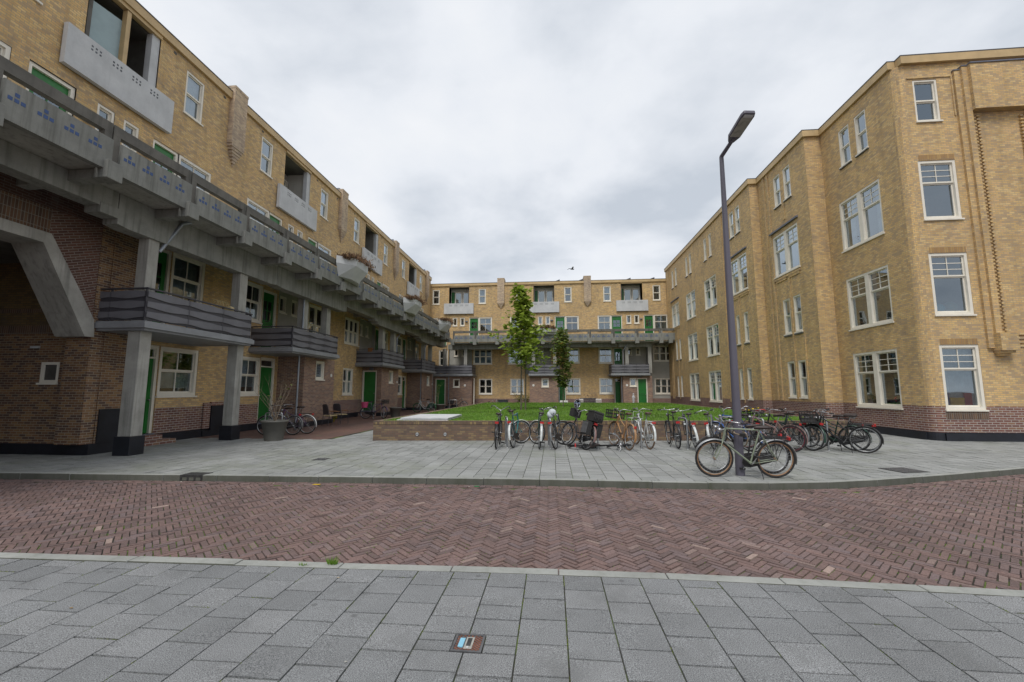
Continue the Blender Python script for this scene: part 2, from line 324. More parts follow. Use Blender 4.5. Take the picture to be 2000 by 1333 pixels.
    def mesh(s, name, mats):
        me = bpy.data.meshes.new(name)
        me.from_pydata(s.v, [], s.f)
        for m in mats: me.materials.append(M[m] if isinstance(m, str) else m)
        me.polygons.foreach_set('material_index', s.m); me.polygons.foreach_set('use_smooth', s.sm)
        uvl = me.uv_layers.new(name='UVMap').data
        for p in me.polygons:
            nx, ny, nz = p.normal
            if abs(nz) < .6:
                l = math.hypot(nx, ny) or 1; tx, ty = -ny / l, nx / l
                for li in p.loop_indices:
                    c = me.vertices[me.loops[li].vertex_index].co; uvl[li].uv = (c.x * tx + c.y * ty, c.z)
            else:
                for li in p.loop_indices:
                    c = me.vertices[me.loops[li].vertex_index].co; uvl[li].uv = (c.x, c.y)
        me.update(); return me
    def build(s, name, mats, parent=None, loc=(0, 0, 0), rot=0., bevel=0.):
        if isinstance(mats, str): mats = [mats]
        return place(name, s.mesh(name, mats), parent, loc, rot, bevel)
def place(name, me, parent=None, loc=(0, 0, 0), rot=0., bevel=0.):
    o = bpy.data.objects.new(name, me); COL.objects.link(o); o.location = loc
    o.rotation_euler = rot if isinstance(rot, (tuple, Euler)) else (0, 0, rot)
    if parent: o.parent = parent
    if bevel:
        b = o.modifiers.new('bevel', 'BEVEL'); b.width = bevel; b.segments = 2; b.limit_method = 'ANGLE'; b.angle_limit = R(40)
    return o
def tag(o, label, cat, group=None):
    o['label'] = label; o['category'] = cat
    if group: o['group'] = group
    return o
def thing(name, label, cat, loc=(0, 0, 0), rot=0., group=None):
    return tag(place(name, None, None, loc, rot), label, cat, group)
def struct(o): o['kind'] = 'structure'; return o

def npmesh(name, verts, faces, mat, tint=None, tint_pf=None):
    """big quad / tri mesh from numpy arrays, tint per face"""
    me = bpy.data.meshes.new(name); k = faces.shape[1]
    me.vertices.add(len(verts)); me.vertices.foreach_set('co', verts.astype(np.float32).ravel())
    me.loops.add(faces.size); me.loops.foreach_set('vertex_index', faces.astype(np.int32).ravel())
    me.polygons.add(len(faces)); me.polygons.foreach_set('loop_start', np.arange(0, faces.size, k, dtype=np.int32))
    me.polygons.foreach_set('loop_total', np.full(len(faces), k, dtype=np.int32))
    me.polygons.foreach_set('use_smooth', np.zeros(len(faces), dtype=bool)); me.update(calc_edges=True); me.validate()
    a = me.attributes.new('tint', 'FLOAT', 'FACE'); a.data.foreach_set('value', np.asarray(tint_pf, dtype=np.float32))
    me.materials.append(M[mat]); return me

def wall(mb, x0, x1, z0, z1, holes, zones, y=0., depth=.14):
    """front wall sheet in local x/z at y with openings (xa,xb,za,zb[,depth]); zones: [(ztop, mat)...]"""
    xs = {x0, x1}; zs = {z0, z1}
    for h in holes: xs |= {h[0], h[1]}; zs |= {h[2], h[3]}
    for zt, _ in zones: zs.add(zt)
    xs = sorted(x for x in xs if x0 <= x <= x1); zs = sorted(z for z in zs if z0 <= z <= z1)
    for i in range(len(xs) - 1):
        for j in range(len(zs) - 1):
            cx, cz = (xs[i] + xs[i + 1]) / 2, (zs[j] + zs[j + 1]) / 2
            if any(h[0] < cx < h[1] and h[2] < cz < h[3] for h in holes): continue
            mat = next((m for zt, m in zones if cz < zt), zones[-1][1])
            mb.add([(xs[i], y, zs[j]), (xs[i + 1], y, zs[j]), (xs[i + 1], y, zs[j + 1]), (xs[i], y, zs[j + 1])], [(0, 1, 2, 3)], mat)
    for h in holes:
        a, b, c, d = h[:4]; dp = h[4] if len(h) > 4 else depth
        mat = next((m for zt, m in zones if (c + d) / 2 < zt), zones[-1][1])
        if len(h) > 5: mat = h[5]
        P = [(a, c), (b, c), (b, d), (a, d)]
        for k in range(4):
            p, q = P[k], P[(k + 1) % 4]
            mb.add([(p[0], y, p[1]), (q[0], y, q[1]), (q[0], y + dp, q[1]), (p[0], y + dp, p[1])], [(0, 3, 2, 1)], mat)

# ------------------------------------------------------------------ windows and doors (local: x right, y into the wall, z up, origin at lower left)
_cache = {}
def wmesh(key, fn):
    if key not in _cache: _cache[key] = fn()
    return _cache[key]
def window(parent, x, z, wd, h, y=0., units=1, split=0., ug=(1, 1), lg=(1, 1), cas=.075, mull=.12, sill=True, curtain=None, rot=0., paint='white', recess=.05, open_sash=False, bar=.028):
    key = ('w', round(wd, 2), round(h, 2), units, split, ug, lg, cas, mull, sill, paint, recess, open_sash, bar)
    def mk():
        fr = MB(); sa = MB(); pn = MB(); si = MB()
        d0 = recess
        fr.box(0, cas, d0 - .035, d0 + .08, 0, h); fr.box(wd - cas, wd, d0 - .035, d0 + .08, 0, h)
        fr.box(cas, wd - cas, d0 - .035, d0 + .08, h - cas, h); fr.box(cas, wd - cas, d0 - .033, d0 + .08, 0, cas)
        uw = (wd - 2 * cas - mull * (units - 1)) / units
        for u in range(units):
            a = cas + u * (uw + mull); b = a + uw
            if u: fr.box(a - mull, a, d0 - .032, d0 + .08, cas, h - cas)
            zs = h * split if split else None
            bl = [(cas, h - cas, lg, .05)] if not split else [(cas, zs, lg, .075), (zs, h - cas, ug, .035)]
            for (c0, c1, g, dep) in bl:
                t = .042; yy = d0 + dep
                sa.box(a, a + t, yy - .02, yy + .02, c0, c1); sa.box(b - t, b, yy - .02, yy + .02, c0, c1)
                sa.box(a + t, b - t, yy - .022, yy + .02, c0, c0 + t * 1.2); sa.box(a + t, b - t, yy - .022, yy + .02, c1 - t, c1)
                for i in range(1, g[0]):
                    xx = a + t + (b - a - 2 * t) * i / g[0]; sa.box(xx - bar / 2, xx + bar / 2, yy - .014, yy + .014, c0 + t * 1.2, c1 - t)
                for j in range(1, g[1]):
                    zz = c0 + t + (c1 - c0 - 2 * t) * j / g[1]
                    sa.box(a + t, b - t, yy - .012, yy + .012, zz - bar / 2, zz + bar / 2)
                pn.add([(a + t, yy + .004, c0 + t), (b - t, yy + .004, c0 + t), (b - t, yy + .004, c1 - t), (a + t, yy + .004, c1 - t)], [(0, 1, 2, 3)])
        si.box(-.03, wd + .03, -.05, d0 - .04, -.05, 0)
        return [m.mesh(nm, mt) for m, nm, mt in ((fr, 'window', [paint]), (sa, 'sash', [paint]), (pn, 'pane', ['glass']), (si, 'sill', [paint]))]
    me = wmesh(key, mk)
    o = place('window', me[0], parent, (x, y, z), rot)
    place('sash', me[1], o); place('pane', me[2], o)
    if sill: place('sill', me[3], o)
    if curtain:
        kind, top, bot, mt = curtain
        def mc():
            c = MB(); n = 22; z0, z1 = h * bot + .02, h * top - .02; vs = []
            if kind == 'full': spans = [(.04, wd - .04)]
            elif kind == 'sides': spans = [(.04, wd * .24), (wd * .76, wd - .04)]
            else: spans = [(.04, wd * .4)]
            for a, b in spans:
                vs = []; 
                for i in range(n + 1):
                    xx = a + (b - a) * i / n; yy = recess + .17 + .018 * math.sin(i * 2.1)
                    vs += [(xx, yy, z0), (xx, yy, z1)]
                c.add(vs, [(2 * i, 2 * i + 2, 2 * i + 3, 2 * i + 1) for i in range(n)], 0, True)
            return c.mesh('curtain', [mt])
        place('curtain', wmesh(('c', round(wd, 2), round(h, 2), curtain, recess), mc), o)
    return o
def door(parent, x, z, wd, h, y=0., fan=0., glass=None, rot=0., cas=.08, recess=.08, letter=True, hand=1, sill=True, cas_bottom=None):
    key = ('d', round(wd, 2), round(h, 2), fan, glass, cas, recess, letter, hand)
    def mk():
        fr = MB(); lf = MB(); pn = MB(); hd = MB(); sl = MB(); d0 = recess
        fr.box(0, cas, d0 - .04, d0 + .08, 0, h); fr.box(wd - cas, wd, d0 - .04, d0 + .08, 0, h); fr.box(cas, wd - cas, d0 - .04, d0 + .08, h - cas, h)
        top = h - cas
        if fan:
            fr.box(cas, wd - cas, d0 - .03, d0 + .08, top - fan - .05, top - fan)
            pn.add([(cas, d0 + .02, top - fan), (wd - cas, d0 + .02, top - fan), (wd - cas, d0 + .02, top), (cas, d0 + .02, top)], [(0, 1, 2, 3)])
            for i in (0, 1):
                a = cas if not i else wd - cas - .04; fr.box(a, a + .04, d0 - .01, d0 + .04, top - fan, top)
            fr.box(cas + .04, wd - cas - .04, d0 - .01, d0 + .04, top - .04, top)
            top -= fan + .05
        a, b = cas + .004, wd - cas - .004; yb = d0 + .03
        g = {None: (0, 0), 'half': (.52, .86), 'top': (.62, .86), 'tall': (.12, .9)}[glass if not isinstance(glass, tuple) else glass[0]]
        g0, g1 = top * g[0], top * g[1]
        if glass:
            ga, gb = a + .13, b - .13
            lf.box(a, ga, yb, yb + .045, .01, top); lf.box(gb, b, yb, yb + .045, .01, top)
            lf.box(ga, gb, yb, yb + .045, .01, g0); lf.box(ga, gb, yb, yb + .045, g1, top)
            pn.add([(ga, yb + .02, g0), (gb, yb + .02, g0), (gb, yb + .02, g1), (ga, yb + .02, g1)], [(0, 1, 2, 3)])
            lf.box((ga + gb) / 2 - .015, (ga + gb) / 2 + .015, yb + .002, yb + .04, g0, g1)
            if glass != 'tall': lf.box(ga, gb, yb + .004, yb + .038, (g0 + g1) / 2 - .015, (g0 + g1) / 2 + .015)
        else: lf.box(a, b, yb, yb + .045, .01, top)
        # planted mouldings: lower panel, upper panel, mid rail
        def fram(x0, x1, z0, z1):
            t = .022
            lf.box(x0, x1, yb - .012, yb - .0005, z0, z0 + t); lf.box(x0, x1, yb - .012, yb - .0005, z1 - t, z1)
            lf.box(x0, x0 + t, yb - .011, yb - .0005, z0 + t, z1 - t); lf.box(x1 - t, x1, yb - .011, yb - .0005, z0 + t, z1 - t)
        if glass != 'tall': fram(a + .09, b - .09, .14, top * .42)
        if not glass: fram(a + .09, b - .09, top * .5, top * .9)
        lf.box(a, b, yb - .03, yb - .0005, top * .452, top * .468)
        hx = b - .07 if hand > 0 else a + .07
        hd.ball((hx, yb - .05, top * .445), .028, .03, .028, 10, 6); hd.tube([(hx, yb, top * .445), (hx, yb - .05, top * .445)], .012, 6)
        if letter: hd.box((a + b) / 2 - .12, (a + b) / 2 + .12, yb - .006, yb + .002, top * .49, top * .49 + .05, 1)
        sl.box(-.01, wd + .01, -.06, d0 + .05, -.09, 0)
        return [m.mesh(nm, mt) for m, nm, mt in ((fr, 'door', ['white']), (lf, 'door_leaf', ['green']), (pn, 'door_pane', ['glass']), (hd, 'door_handle', ['chrome', 'iron']), (sl, 'threshold', ['lead']))] + [bool(pn.f)]
    me = wmesh(key, mk)
    o = place('door', me[0], parent, (x, y, z), rot)
    place('door_leaf', me[1], o)
    if me[5]: place('door_pane', me[2], o)
    place('door_handle', me[3], o)
    if sill: place('threshold', me[4], o)
    return o
def rooms(parent, x0, x1, levels, y0, y1, splits, name='room_interior', ends=True):
    """the rooms seen through the panes: back wall, floors, ceilings and partitions"""
    m = MB(); xs = [x0] + list(splits) + ([x1] if ends else [])
    for a, b in zip(levels[:-1], levels[1:]):
        m.add([(x0, y1, a), (x1, y1, a), (x1, y1, b), (x0, y1, b)], [(0, 1, 2, 3)])
    for z in levels:
        m.box(x0, x1, y0, y1, z - .1, z)
    for x in xs: m.box(x - .05, x + .05, y0, y1, levels[0], levels[-1])
    return m.build(name, ['interior'], parent)

# ------------------------------------------------------------------ ground
rs = np.random.RandomState(3)
SZ = -.10                                   # street level, pavements are at 0
m = MB(); m.add([(-400, -400, -.16), (400, -400, -.16), (400, 400, -.16), (-400, 400, -.16)], [(0, 1, 2, 3)])
struct(m.build('ground', 'path'))
KF = [(-30, 6.6), (-15, 7.35), (-10.6, 7.58), (-7.3, 7.72), (-3.8, 7.86), (-.75, 7.93), (2.37, 7.93), (3.6, 7.98), (5.06, 8.23), (6.18, 8.62), (8.03, 9.33), (9.6, 9.98), (14, 12.0), (20, 14.9), (34, 21.6)]
KN = [(-30, 3.4), (-12, 3.78), (-5.45, 3.95), (-1.88, 4.03), (-.38, 4.07), (1.19, 4.08), (2.41, 4.05), (3.72, 4.0), (8, 3.8), (34, 2.6)]
def kf(x): return np.interp(x, [p[0] for p in KF], [p[1] for p in KF])
def kn(x): return np.interp(x, [p[0] for p in KN], [p[1] for p in KN])
m = MB(); m.add([(-40, -3, SZ - .012), (36, -3, SZ - .012), (36, 24, SZ - .012), (-40, 24, SZ - .012)], [(0, 1, 2, 3)])
sj = m.mesh('street', ['joint']); a = sj.attributes.new('tint', 'FLOAT', 'FACE')
struct(place('street', sj))
def slabs(cx, cy, hx, hy, ang, z, top, gap, name, mat, tilt=.002, chamf=.004, tint=None, rowgap=0.):
    """many small stones: centre, half sizes, angle -> one mesh with a tint per stone"""
    n = len(cx); ca, sa = np.cos(ang), np.sin(ang)
    V = np.zeros((n, 8, 3)); k = 0
    dz = rs.normal(0, tilt, n); tx = rs.normal(0, tilt * 1.2, n); ty = rs.normal(0, tilt * 1.2, n)
    for lv, (ins, zz) in enumerate(((gap, z - .03), (gap + chamf, z))):
        for sx, sy in ((-1, -1), (1, -1), (1, 1), (-1, 1)):
            lx = sx * (hx - ins); ly = sy * (hy - ins - rowgap)
            V[:, k, 0] = cx + lx * ca - ly * sa; V[:, k, 1] = cy + lx * sa + ly * ca
            V[:, k, 2] = zz + (dz + sx * tx + sy * ty if lv else 0); k += 1
    F = np.array([(4, 5, 6, 7), (0, 1, 5, 4), (1, 2, 6, 5), (2, 3, 7, 6), (3, 0, 4, 7)])
    faces = (F[None] + (np.arange(n) * 8)[:, None, None]).reshape(-1, 4)
    tint = rs.rand(n) if tint is None else tint
    return place(name, npmesh(name, V.reshape(-1, 3), faces, mat, tint_pf=np.repeat(tint, 5)))
# street clinkers in 45 degree herringbone
Wb, Lb, kk = .0675, .2025, 3
c45 = math.cos(R(45.5)); s45 = math.sin(R(45.5)); A = []
for j in range(-420, 420):
    for mm in range(-60, 60):
        x = (j + 2 * kk * mm + kk / 2) * Wb; y = (j + .5) * Wb
        X = x * c45 - y * s45; Y = x * s45 + y * c45
        if -15 < X < 19 and 3.8 < Y < 15: A.append((X, Y, R(45.5)))
        x = (j + .5) * Wb; y = (j - 2 * kk + 1 + 2 * kk * mm + kk / 2) * Wb
        X = x * c45 - y * s45; Y = x * s45 + y * c45
        if -15 < X < 19 and 3.8 < Y < 15: A.append((X, Y, R(135.5)))
A = np.array(A)
A[:, 1] += .05 * np.sin(A[:, 0] * .35) 
A = A[(A[:, 1] > kn(A[:, 0]) + .06) & (A[:, 1] < kf(A[:, 0]) - .28)]
n = len(A)
o = slabs(A[:, 0] + rs.normal(0, .0015, n), A[:, 1] + rs.normal(0, .0015, n), np.full(n, Lb / 2), np.full(n, Wb / 2), A[:, 2] + rs.normal(0, .014, n), SZ, 0, .0028, 'street_paving', 'clinker', .0016, .004)
struct(o)
# gutter course of clinkers along the far kerb
xs = np.arange(-14, 18, .2); G = []
for i, x in enumerate(xs):
    an = math.atan2(kf(x + .1) - kf(x), .1)
    for r in range(3): G.append((x + .1 * (r % 2), kf(x + .1 * (r % 2)) - .07 - r * .069, an))
G = np.array(G)
struct(slabs(G[:, 0], G[:, 1], np.full(len(G), .1), np.full(len(G), .034), G[:, 2], SZ + .001, 0, .003, 'street_gutter', 'clinker', .0016, .004))
# kerbs, built of stones about a metre long
def kerb(name, f, x0, x1, wid, side, zt, zb, label=None, step=1.0):
    m = MB(); x = x0
    while x < x1:
        L = step * rnd.uniform(.92, 1.08); xe = x + L - .008; j = rnd.uniform(-.006, .006); h = rnd.uniform(-.004, .004)
        a, b = (x, f(x) + j), (xe, f(xe) + j)
        q = [(a[0], a[1], 0), (b[0], b[1], 0), (b[0], b[1] + side * wid, 0), (a[0], a[1] + side * wid, 0)]
        if side < 0: q = [q[3], q[2], q[1], q[0]]
        m.prism([(p[0], p[1]) for p in q], zb, zt + h); x += L
    o = m.build(name, ['kerb', 'kerbface'], bevel=.008)
    for p in o.data.polygons:
        if p.normal.y < -.5: p.material_index = 1
    return struct(o)
kerb('far_kerb', lambda x: float(kf(x)), -16, 19, .13, 1, 0.004, -.2)
kerb('near_kerb', lambda x: float(kn(x)), -7, 8, .125, -1, .004, -.2)
# near pavement
m = MB(); m.prism([(-12, -4), (12, -4), (12, float(kn(12)) - .12), (4, float(kn(4)) - .12), (0, float(kn(0)) - .12), (-4, float(kn(-4)) - .12), (-12, float(kn(-12)) - .12)], -.2, -.012)
me = m.mesh('pavement', ['joint']); me.attributes.new('tint', 'FLOAT', 'FACE'); struct(place('pavement', me))
P = []; cw = .318
for i in range(-28, 28):
    x0 = -.24 + i * cw; top = float(kn(x0 + cw / 2)) - .135
    seq = [.27, .3, .3, .3, .3] if i % 2 else [.14, .3, .3, .3, .3]
    if i == -1: seq = [.27, .3, .2, .3, .3]
    y = top; k = 0
    while y > -.6:
        L = seq[k] if k < len(seq) else .302
        P.append((x0 + cw / 2, y - L / 2, cw / 2, L / 2)); y -= L; k += 1
P = np.array(P); P_near = P[(P[:, 1] > 1.2) & (np.abs(P[:, 0]) < 5.5)]; LIT = []
cover_c = (-.545, 2.875)
keep = ~((np.abs(P[:, 0] - cover_c[0]) < P[:, 2] + .085) & (np.abs(P[:, 1] - cover_c[1]) < P[:, 3] + .06)); 
P2 = P[keep]
struct(slabs(P2[:, 0], P2[:, 1], P2[:, 2], P2[:, 3], rs.normal(0, .002, len(P2)), 0, 0, .0022, 'near_pavement', 'paver', .0008, .003, None, .0022))
Pc = P[~keep]
Pl = []
for q in Pc:                                 # stones cut round the valve cover
    x0, x1, y0, y1 = q[0] - q[2], q[0] + q[2], q[1] - q[3], q[1] + q[3]
    a0, a1, b0, b1 = cover_c[0] - .098, cover_c[0] + .098, cover_c[1] - .098, cover_c[1] + .098
    if x1 <= a0 or x0 >= a1 or y1 <= b0 or y0 >= b1: cand = [(x0, x1, y0, y1)]
    else: cand = [(x0, x1, max(y0, b1), y1), (x0, x1, y0, min(y1, b0)), (x0, a0, max(y0, b0), min(y1, b1)), (a1, x1, max(y0, b0), min(y1, b1))]
    for (u0, u1, v0, v1) in cand:
        if u1 - u0 > .02 and v1 - v0 > .02: Pl.append(((u0 + u1) / 2, (v0 + v1) / 2, (u1 - u0) / 2, (v1 - v0) / 2))
Pl = np.array(Pl)
if len(Pl): struct(slabs(Pl[:, 0], Pl[:, 1], Pl[:, 2], Pl[:, 3], np.zeros(len(Pl)), 0, 0, .0022, 'near_pavement_cut', 'paver', .0005, .003, None, .0022))
# far pavement
m = MB()
poly = [(x, y + .125) for x, y in KF] + [(34, 60), (-45, 60), (-45, 7)]
m.prism(poly, -.2, -.012)
me = m.mesh('far_pavement_bed', ['joint']); me.attributes.new('tint', 'FLOAT', 'FACE'); struct(place('far_pavement_bed', me))
P = []; cw = .305
for i in range(-62, 66):
    x0 = .05 + i * cw; y = float(kf(x0 + cw / 2)) + .135
    first = .29 if i % 2 else .15; k = 0
    ymax = 13.62 if x0 < -7.45 else (16.5 if x0 < -5.7 else 16.5)
    if x0 > 9.3: ymax = 21
    if -7.45 < x0 < -5.9: ymax = 20
    while y < ymax:
        L = first if k == 0 else .3
        P.append((x0 + cw / 2, y + L / 2, cw / 2, L / 2)); y += L; k += 1
P = np.array(P)
struct(slabs(P[:, 0], P[:, 1], P[:, 2], P[:, 3], rs.normal(0, .002, len(P)), 0, 0, .003, 'far_pavement', 'paverfar', .0014, .003, None, .002))
# clinker path round the lawn
m = MB(); m.box(-13.2, -7.45, 13.62, 41.8, -.1, -.001); m.box(-7.45, 11.4, 20.02, 41.8, -.1, -.0015); m.box(9.3, 13, 20.9, 41.8, -.1, -.0012)
struct(m.build('courtyard_path', 'path'))
# ------------------------------------------------------------------ lawn box: brick wall, lawn, grass
WA = (-5.76, 13.57); WB = (9.49, 15.0); HW = .62
t = thing('garden_wall', 'low brown brick retaining wall with a soldier course on top round the lawn', 'garden wall', (WA[0], WA[1], 0), math.atan2(WB[1] - WA[1], WB[0] - WA[0]))
Lw = math.hypot(WB[0] - WA[0], WB[1] - WA[1])
m = MB(); m.box(0, Lw, 0, .22, 0, HW - .11); m.box(-.004, Lw + .004, -.012, .23, HW - .108, HW, 1)
m.build('front_wall', ['planter', 'soldierp'] if 'soldierp' in M else ['planter', brick('garden_soldier_course', [(.15, .095, .065), (.24, .17, .085), (.12, .075, .06), (.36, .26, .11), (.17, .10, .075)], (.08, .07, .06), bw=.065, bh=.3, ms=.006, off=0., big=.15)], t)
ang = -math.atan2(WB[1] - WA[1], WB[0] - WA[0])
for nm, p, yl, s in (('side_wall', WA, 23.2, 1), ('side_wall', WB, 22.0, -1)):
    m = MB(); m.box(0, .22, .235, yl, -.0, HW - .11) if s > 0 else m.box(-.22, 0, .235, yl, 0, HW - .11)
    m.box(-.004 if s > 0 else -.23, .23 if s > 0 else .004, .235, yl, HW - .108, HW, 0)
    m.build(nm, ['planter'], t, (0 if s > 0 else Lw, 0, 0), ang)
for px in (1.42, 2.32, 11.9, 12.8):
    m = MB(); m.lathe([(.055, 0), (.055, .012), (.04, .016), (.04, .004)], 20)
    l = m.build('wall_lamp', ['steel'], t, (px, -.001, .2), (R(90), 0, 0))
    m = MB(); m.box(-.034, .034, -.006, .006, .0165, .02); m.build('lamp_slot', ['iron'], l)
    m = MB(); m.lathe([(.039, .0045), (.039, .009)], 18); m.build('lamp_lens', ['conclight'], l)
gz = HW - .03
def lawn_h(x, y): return gz + .015 * np.sin(x * .9 + 1) * np.sin(y * .6)
gx = np.linspace(-5.6, 9.3, 60); gy = np.linspace(0, 1, 70); V = []; 
for j in gy:
    for x in gx:
        y0 = 13.75 + (x + 5.76) * .0938; y = y0 + j * (36.6 - y0); V.append((x, y, float(lawn_h(x, y)) if 0 < j < 1 else gz))
V = np.array(V); F = []
for j in range(69):
    for i in range(59): q = j * 60 + i; F.append((q, q + 1, q + 61, q + 60))
F = np.array(F)
lm = npmesh('lawn', V, F, 'lawn', tint_pf=rs.rand(len(F))); struct(place('lawn', lm))
nb = 95000
u = rs.rand(nb) ** 1.5; bx = rs.uniform(-5.55, 9.25, nb); by0 = 13.8 + (bx + 5.76) * .0938; by = by0 + u * (36.5 - by0)
bz = lawn_h(bx, by) - .005
hh = rs.uniform(.03, .075, nb) * (1 + .5 * (rs.rand(nb) > .95)); an = rs.uniform(0, 6.28, nb); wd = rs.uniform(.006, .013, nb) * (1 + (by - 13) * .09); ln = rs.normal(0, .02, (nb, 2))
V = np.zeros((nb, 3, 3)); V[:, 0] = np.stack([bx - np.cos(an) * wd, by - np.sin(an) * wd, bz], 1); V[:, 1] = np.stack([bx + np.cos(an) * wd, by + np.sin(an) * wd, bz], 1)
V[:, 2] = np.stack([bx + ln[:, 0], by + ln[:, 1], bz + hh], 1)
g = place('grass', npmesh('grass', V.reshape(-1, 3), np.arange(nb * 3).reshape(-1, 3), 'blade', tint_pf=np.clip(rs.normal(.45, .25, nb), 0, 1)))
tag(g, 'short bright green grass growing on the raised lawn', 'grass'); g['kind'] = 'stuff'
# daisies: tiny white flowers in the lawn
nd = 500; dx = rs.uniform(-5, 9, nd); dy = rs.uniform(15.5, 30, nd); dz = lawn_h(dx, dy) + .075
V = np.zeros((nd, 4, 3)); 
for k, (sx, sy) in enumerate(((-1, -1), (1, -1), (1, 1), (-1, 1))): V[:, k] = np.stack([dx + sx * .012, dy + sy * .012, dz + .002 * sx], 1)
M['petal'] = plain('white_petal', (.7, .7, .62), .7, .05)
g = place('daisies', npmesh('daisies', V.reshape(-1, 3), np.arange(nd * 4).reshape(-1, 4), 'petal', tint_pf=np.zeros(nd)))
tag(g, 'tiny white daisies scattered through the lawn', 'flowers'); g['kind'] = 'stuff'
# moss and weeds in the street joints, tufts at the kerb
def tuft(x, y, z, n, h, name, label, cat, r=.05, group=None, mat='blade'):
    V = []; 
    for i in range(n):
        a = rs.uniform(0, 6.28); rr = rs.uniform(0, r); bx_, by_ = x + math.cos(a) * rr, y + math.sin(a) * rr * .5; w_ = .004
        t_ = rs.uniform(0, 6.28); hh_ = h * rs.uniform(.4, 1)
        V += [(bx_ - math.cos(t_) * w_ - x, by_ - math.sin(t_) * w_ - y, 0), (bx_ + math.cos(t_) * w_ - x, by_ + math.sin(t_) * w_ - y, 0), (bx_ + math.cos(a) * hh_ * .5 - x, by_ + math.sin(a) * hh_ * .5 - y, hh_)]
    o = place(name, npmesh(name, np.array(V), np.arange(len(V)).reshape(-1, 3), mat, tint_pf=rs.rand(n)), None, (x, y, z)); return tag(o, label, cat, group)
tuft(-2.03, 3.98, .0, 90, .075, 'weed', 'bright green weed sprouting at the near kerb stone', 'weed', .05)
tuft(-2.28, 3.93, .0, 24, .03, 'weed', 'smaller green weed in the near kerb joint, left of the bright tuft', 'weed', .04)
mv = []; k = 0
while k < 1500:
    zone = rs.rand()
    if zone < .45: x, y, z = rs.normal(-2.6, 1.3), rs.uniform(4.4, 6.2), SZ - .006
    else: x, y, z = rs.uniform(-6, 5), rs.uniform(4.2, 7.4), SZ - .006
    if y < kn(x) + .08: continue
    for q in range(6):
        a = rs.uniform(0, 6.28); w_ = rs.uniform(.003, .007); px_, py_ = x + rs.normal(0, .015), y + rs.normal(0, .008)
        mv += [(px_ - math.cos(a) * w_, py_ - math.sin(a) * w_, z), (px_ + math.cos(a) * w_, py_ + math.sin(a) * w_, z), (px_ + rs.normal(0, .005), py_ + rs.normal(0, .005), z + rs.uniform(.004, .010))]
    k += 1
g = place('moss', npmesh('moss', np.array(mv), np.arange(len(mv)).reshape(-1, 3), 'blade', tint_pf=rs.rand(len(mv) // 3)))
tag(g, 'green moss growing in the joints of the red street paving', 'moss'); g['kind'] = 'stuff'
# moss lines in the joints of the near pavement
mv = []
for q in P_near:
    for side in (0, 1, 2):
        if rs.rand() > (.28 if side < 2 else .22): continue
        a0 = rs.uniform(-1, .6); a1 = min(1, a0 + rs.uniform(.1, 1.2)); n_ = int((a1 - a0) * (q[2] if side == 2 else q[3]) / .006)
        for k in range(n_):
            f = a0 + (a1 - a0) * k / max(1, n_)
            if side == 2: x, y = q[0] + f * q[2], q[1] - q[3] + rs.normal(0, .002)
            else: x, y = q[0] - q[2] + rs.normal(0, .002), q[1] + f * q[3]
            a = rs.uniform(0, 6.28); w_ = rs.uniform(.002, .005)
            mv += [(x - math.cos(a) * w_, y - math.sin(a) * w_, -.006), (x + math.cos(a) * w_, y + math.sin(a) * w_, -.006), (x + rs.normal(0, .003), y + rs.normal(0, .003), rs.uniform(.001, .006))]
g = place('moss', npmesh('moss', np.array(mv), np.arange(len(mv)).reshape(-1, 3), 'mosscol', tint_pf=rs.rand(len(mv) // 3)))
tag(g, 'yellow green moss in the joints between the near grey pavement slabs', 'moss'); g['kind'] = 'stuff'
# litter and leaves lying in the gutter and on the paving
for nm, lb, cat_, x, y, z, sx, sy, mt, rt in (('paper_scrap', 'small yellow scrap of paper in the gutter of the far kerb', 'litter', -4.25, 7.62, SZ + .006, .07, .02, 'yellowpetal', 5),
    ('bottle_cap', 'flat green scrap in the gutter near the middle of the far kerb', 'litter', -1.35, 7.74, SZ + .006, .05, .02, 'paint_green', 0)):
    m = MB(); m.prism([(-sx, -sy), (sx * .8, -sy * 1.1), (sx, sy * .7), (-sx * .7, sy)], 0, .006); LIT.append((m, nm, lb, cat_, (x, y, z), R(rt), mt))
nl_ = 260; lx = rs.uniform(-9, 8, nl_); side = rs.rand(nl_); V = np.zeros((nl_, 4, 3))
for i_ in range(nl_):
    x = lx[i_]; y, z = (kf(x) - abs(rs.normal(0, .1)) - .04, SZ + .006) if side[i_] < .55 else ((rs.uniform(1.6, 3.7), .004) if side[i_] < .7 else (rs.uniform(8.3, 12), .004))
    a = rs.uniform(0, 6.28); w_ = rs.uniform(.006, .02)
    for k_, (u_, v_) in enumerate(((-1, 0), (0, -.5), (1, 0), (0, .5))): V[i_, k_] = (x + w_ * (u_ * math.cos(a) - v_ * math.sin(a)), y + w_ * (u_ * math.sin(a) + v_ * math.cos(a)), z + rs.uniform(0, .006))
g = place('fallen_leaves', npmesh('fallen_leaves', V.reshape(-1, 3), np.arange(nl_ * 4).reshape(-1, 4), 'deadleaf', tint_pf=rs.rand(nl_)))
tag(g, 'tiny dry leaves and bits of litter scattered along the kerb and paving', 'leaves'); g['kind'] = 'stuff'
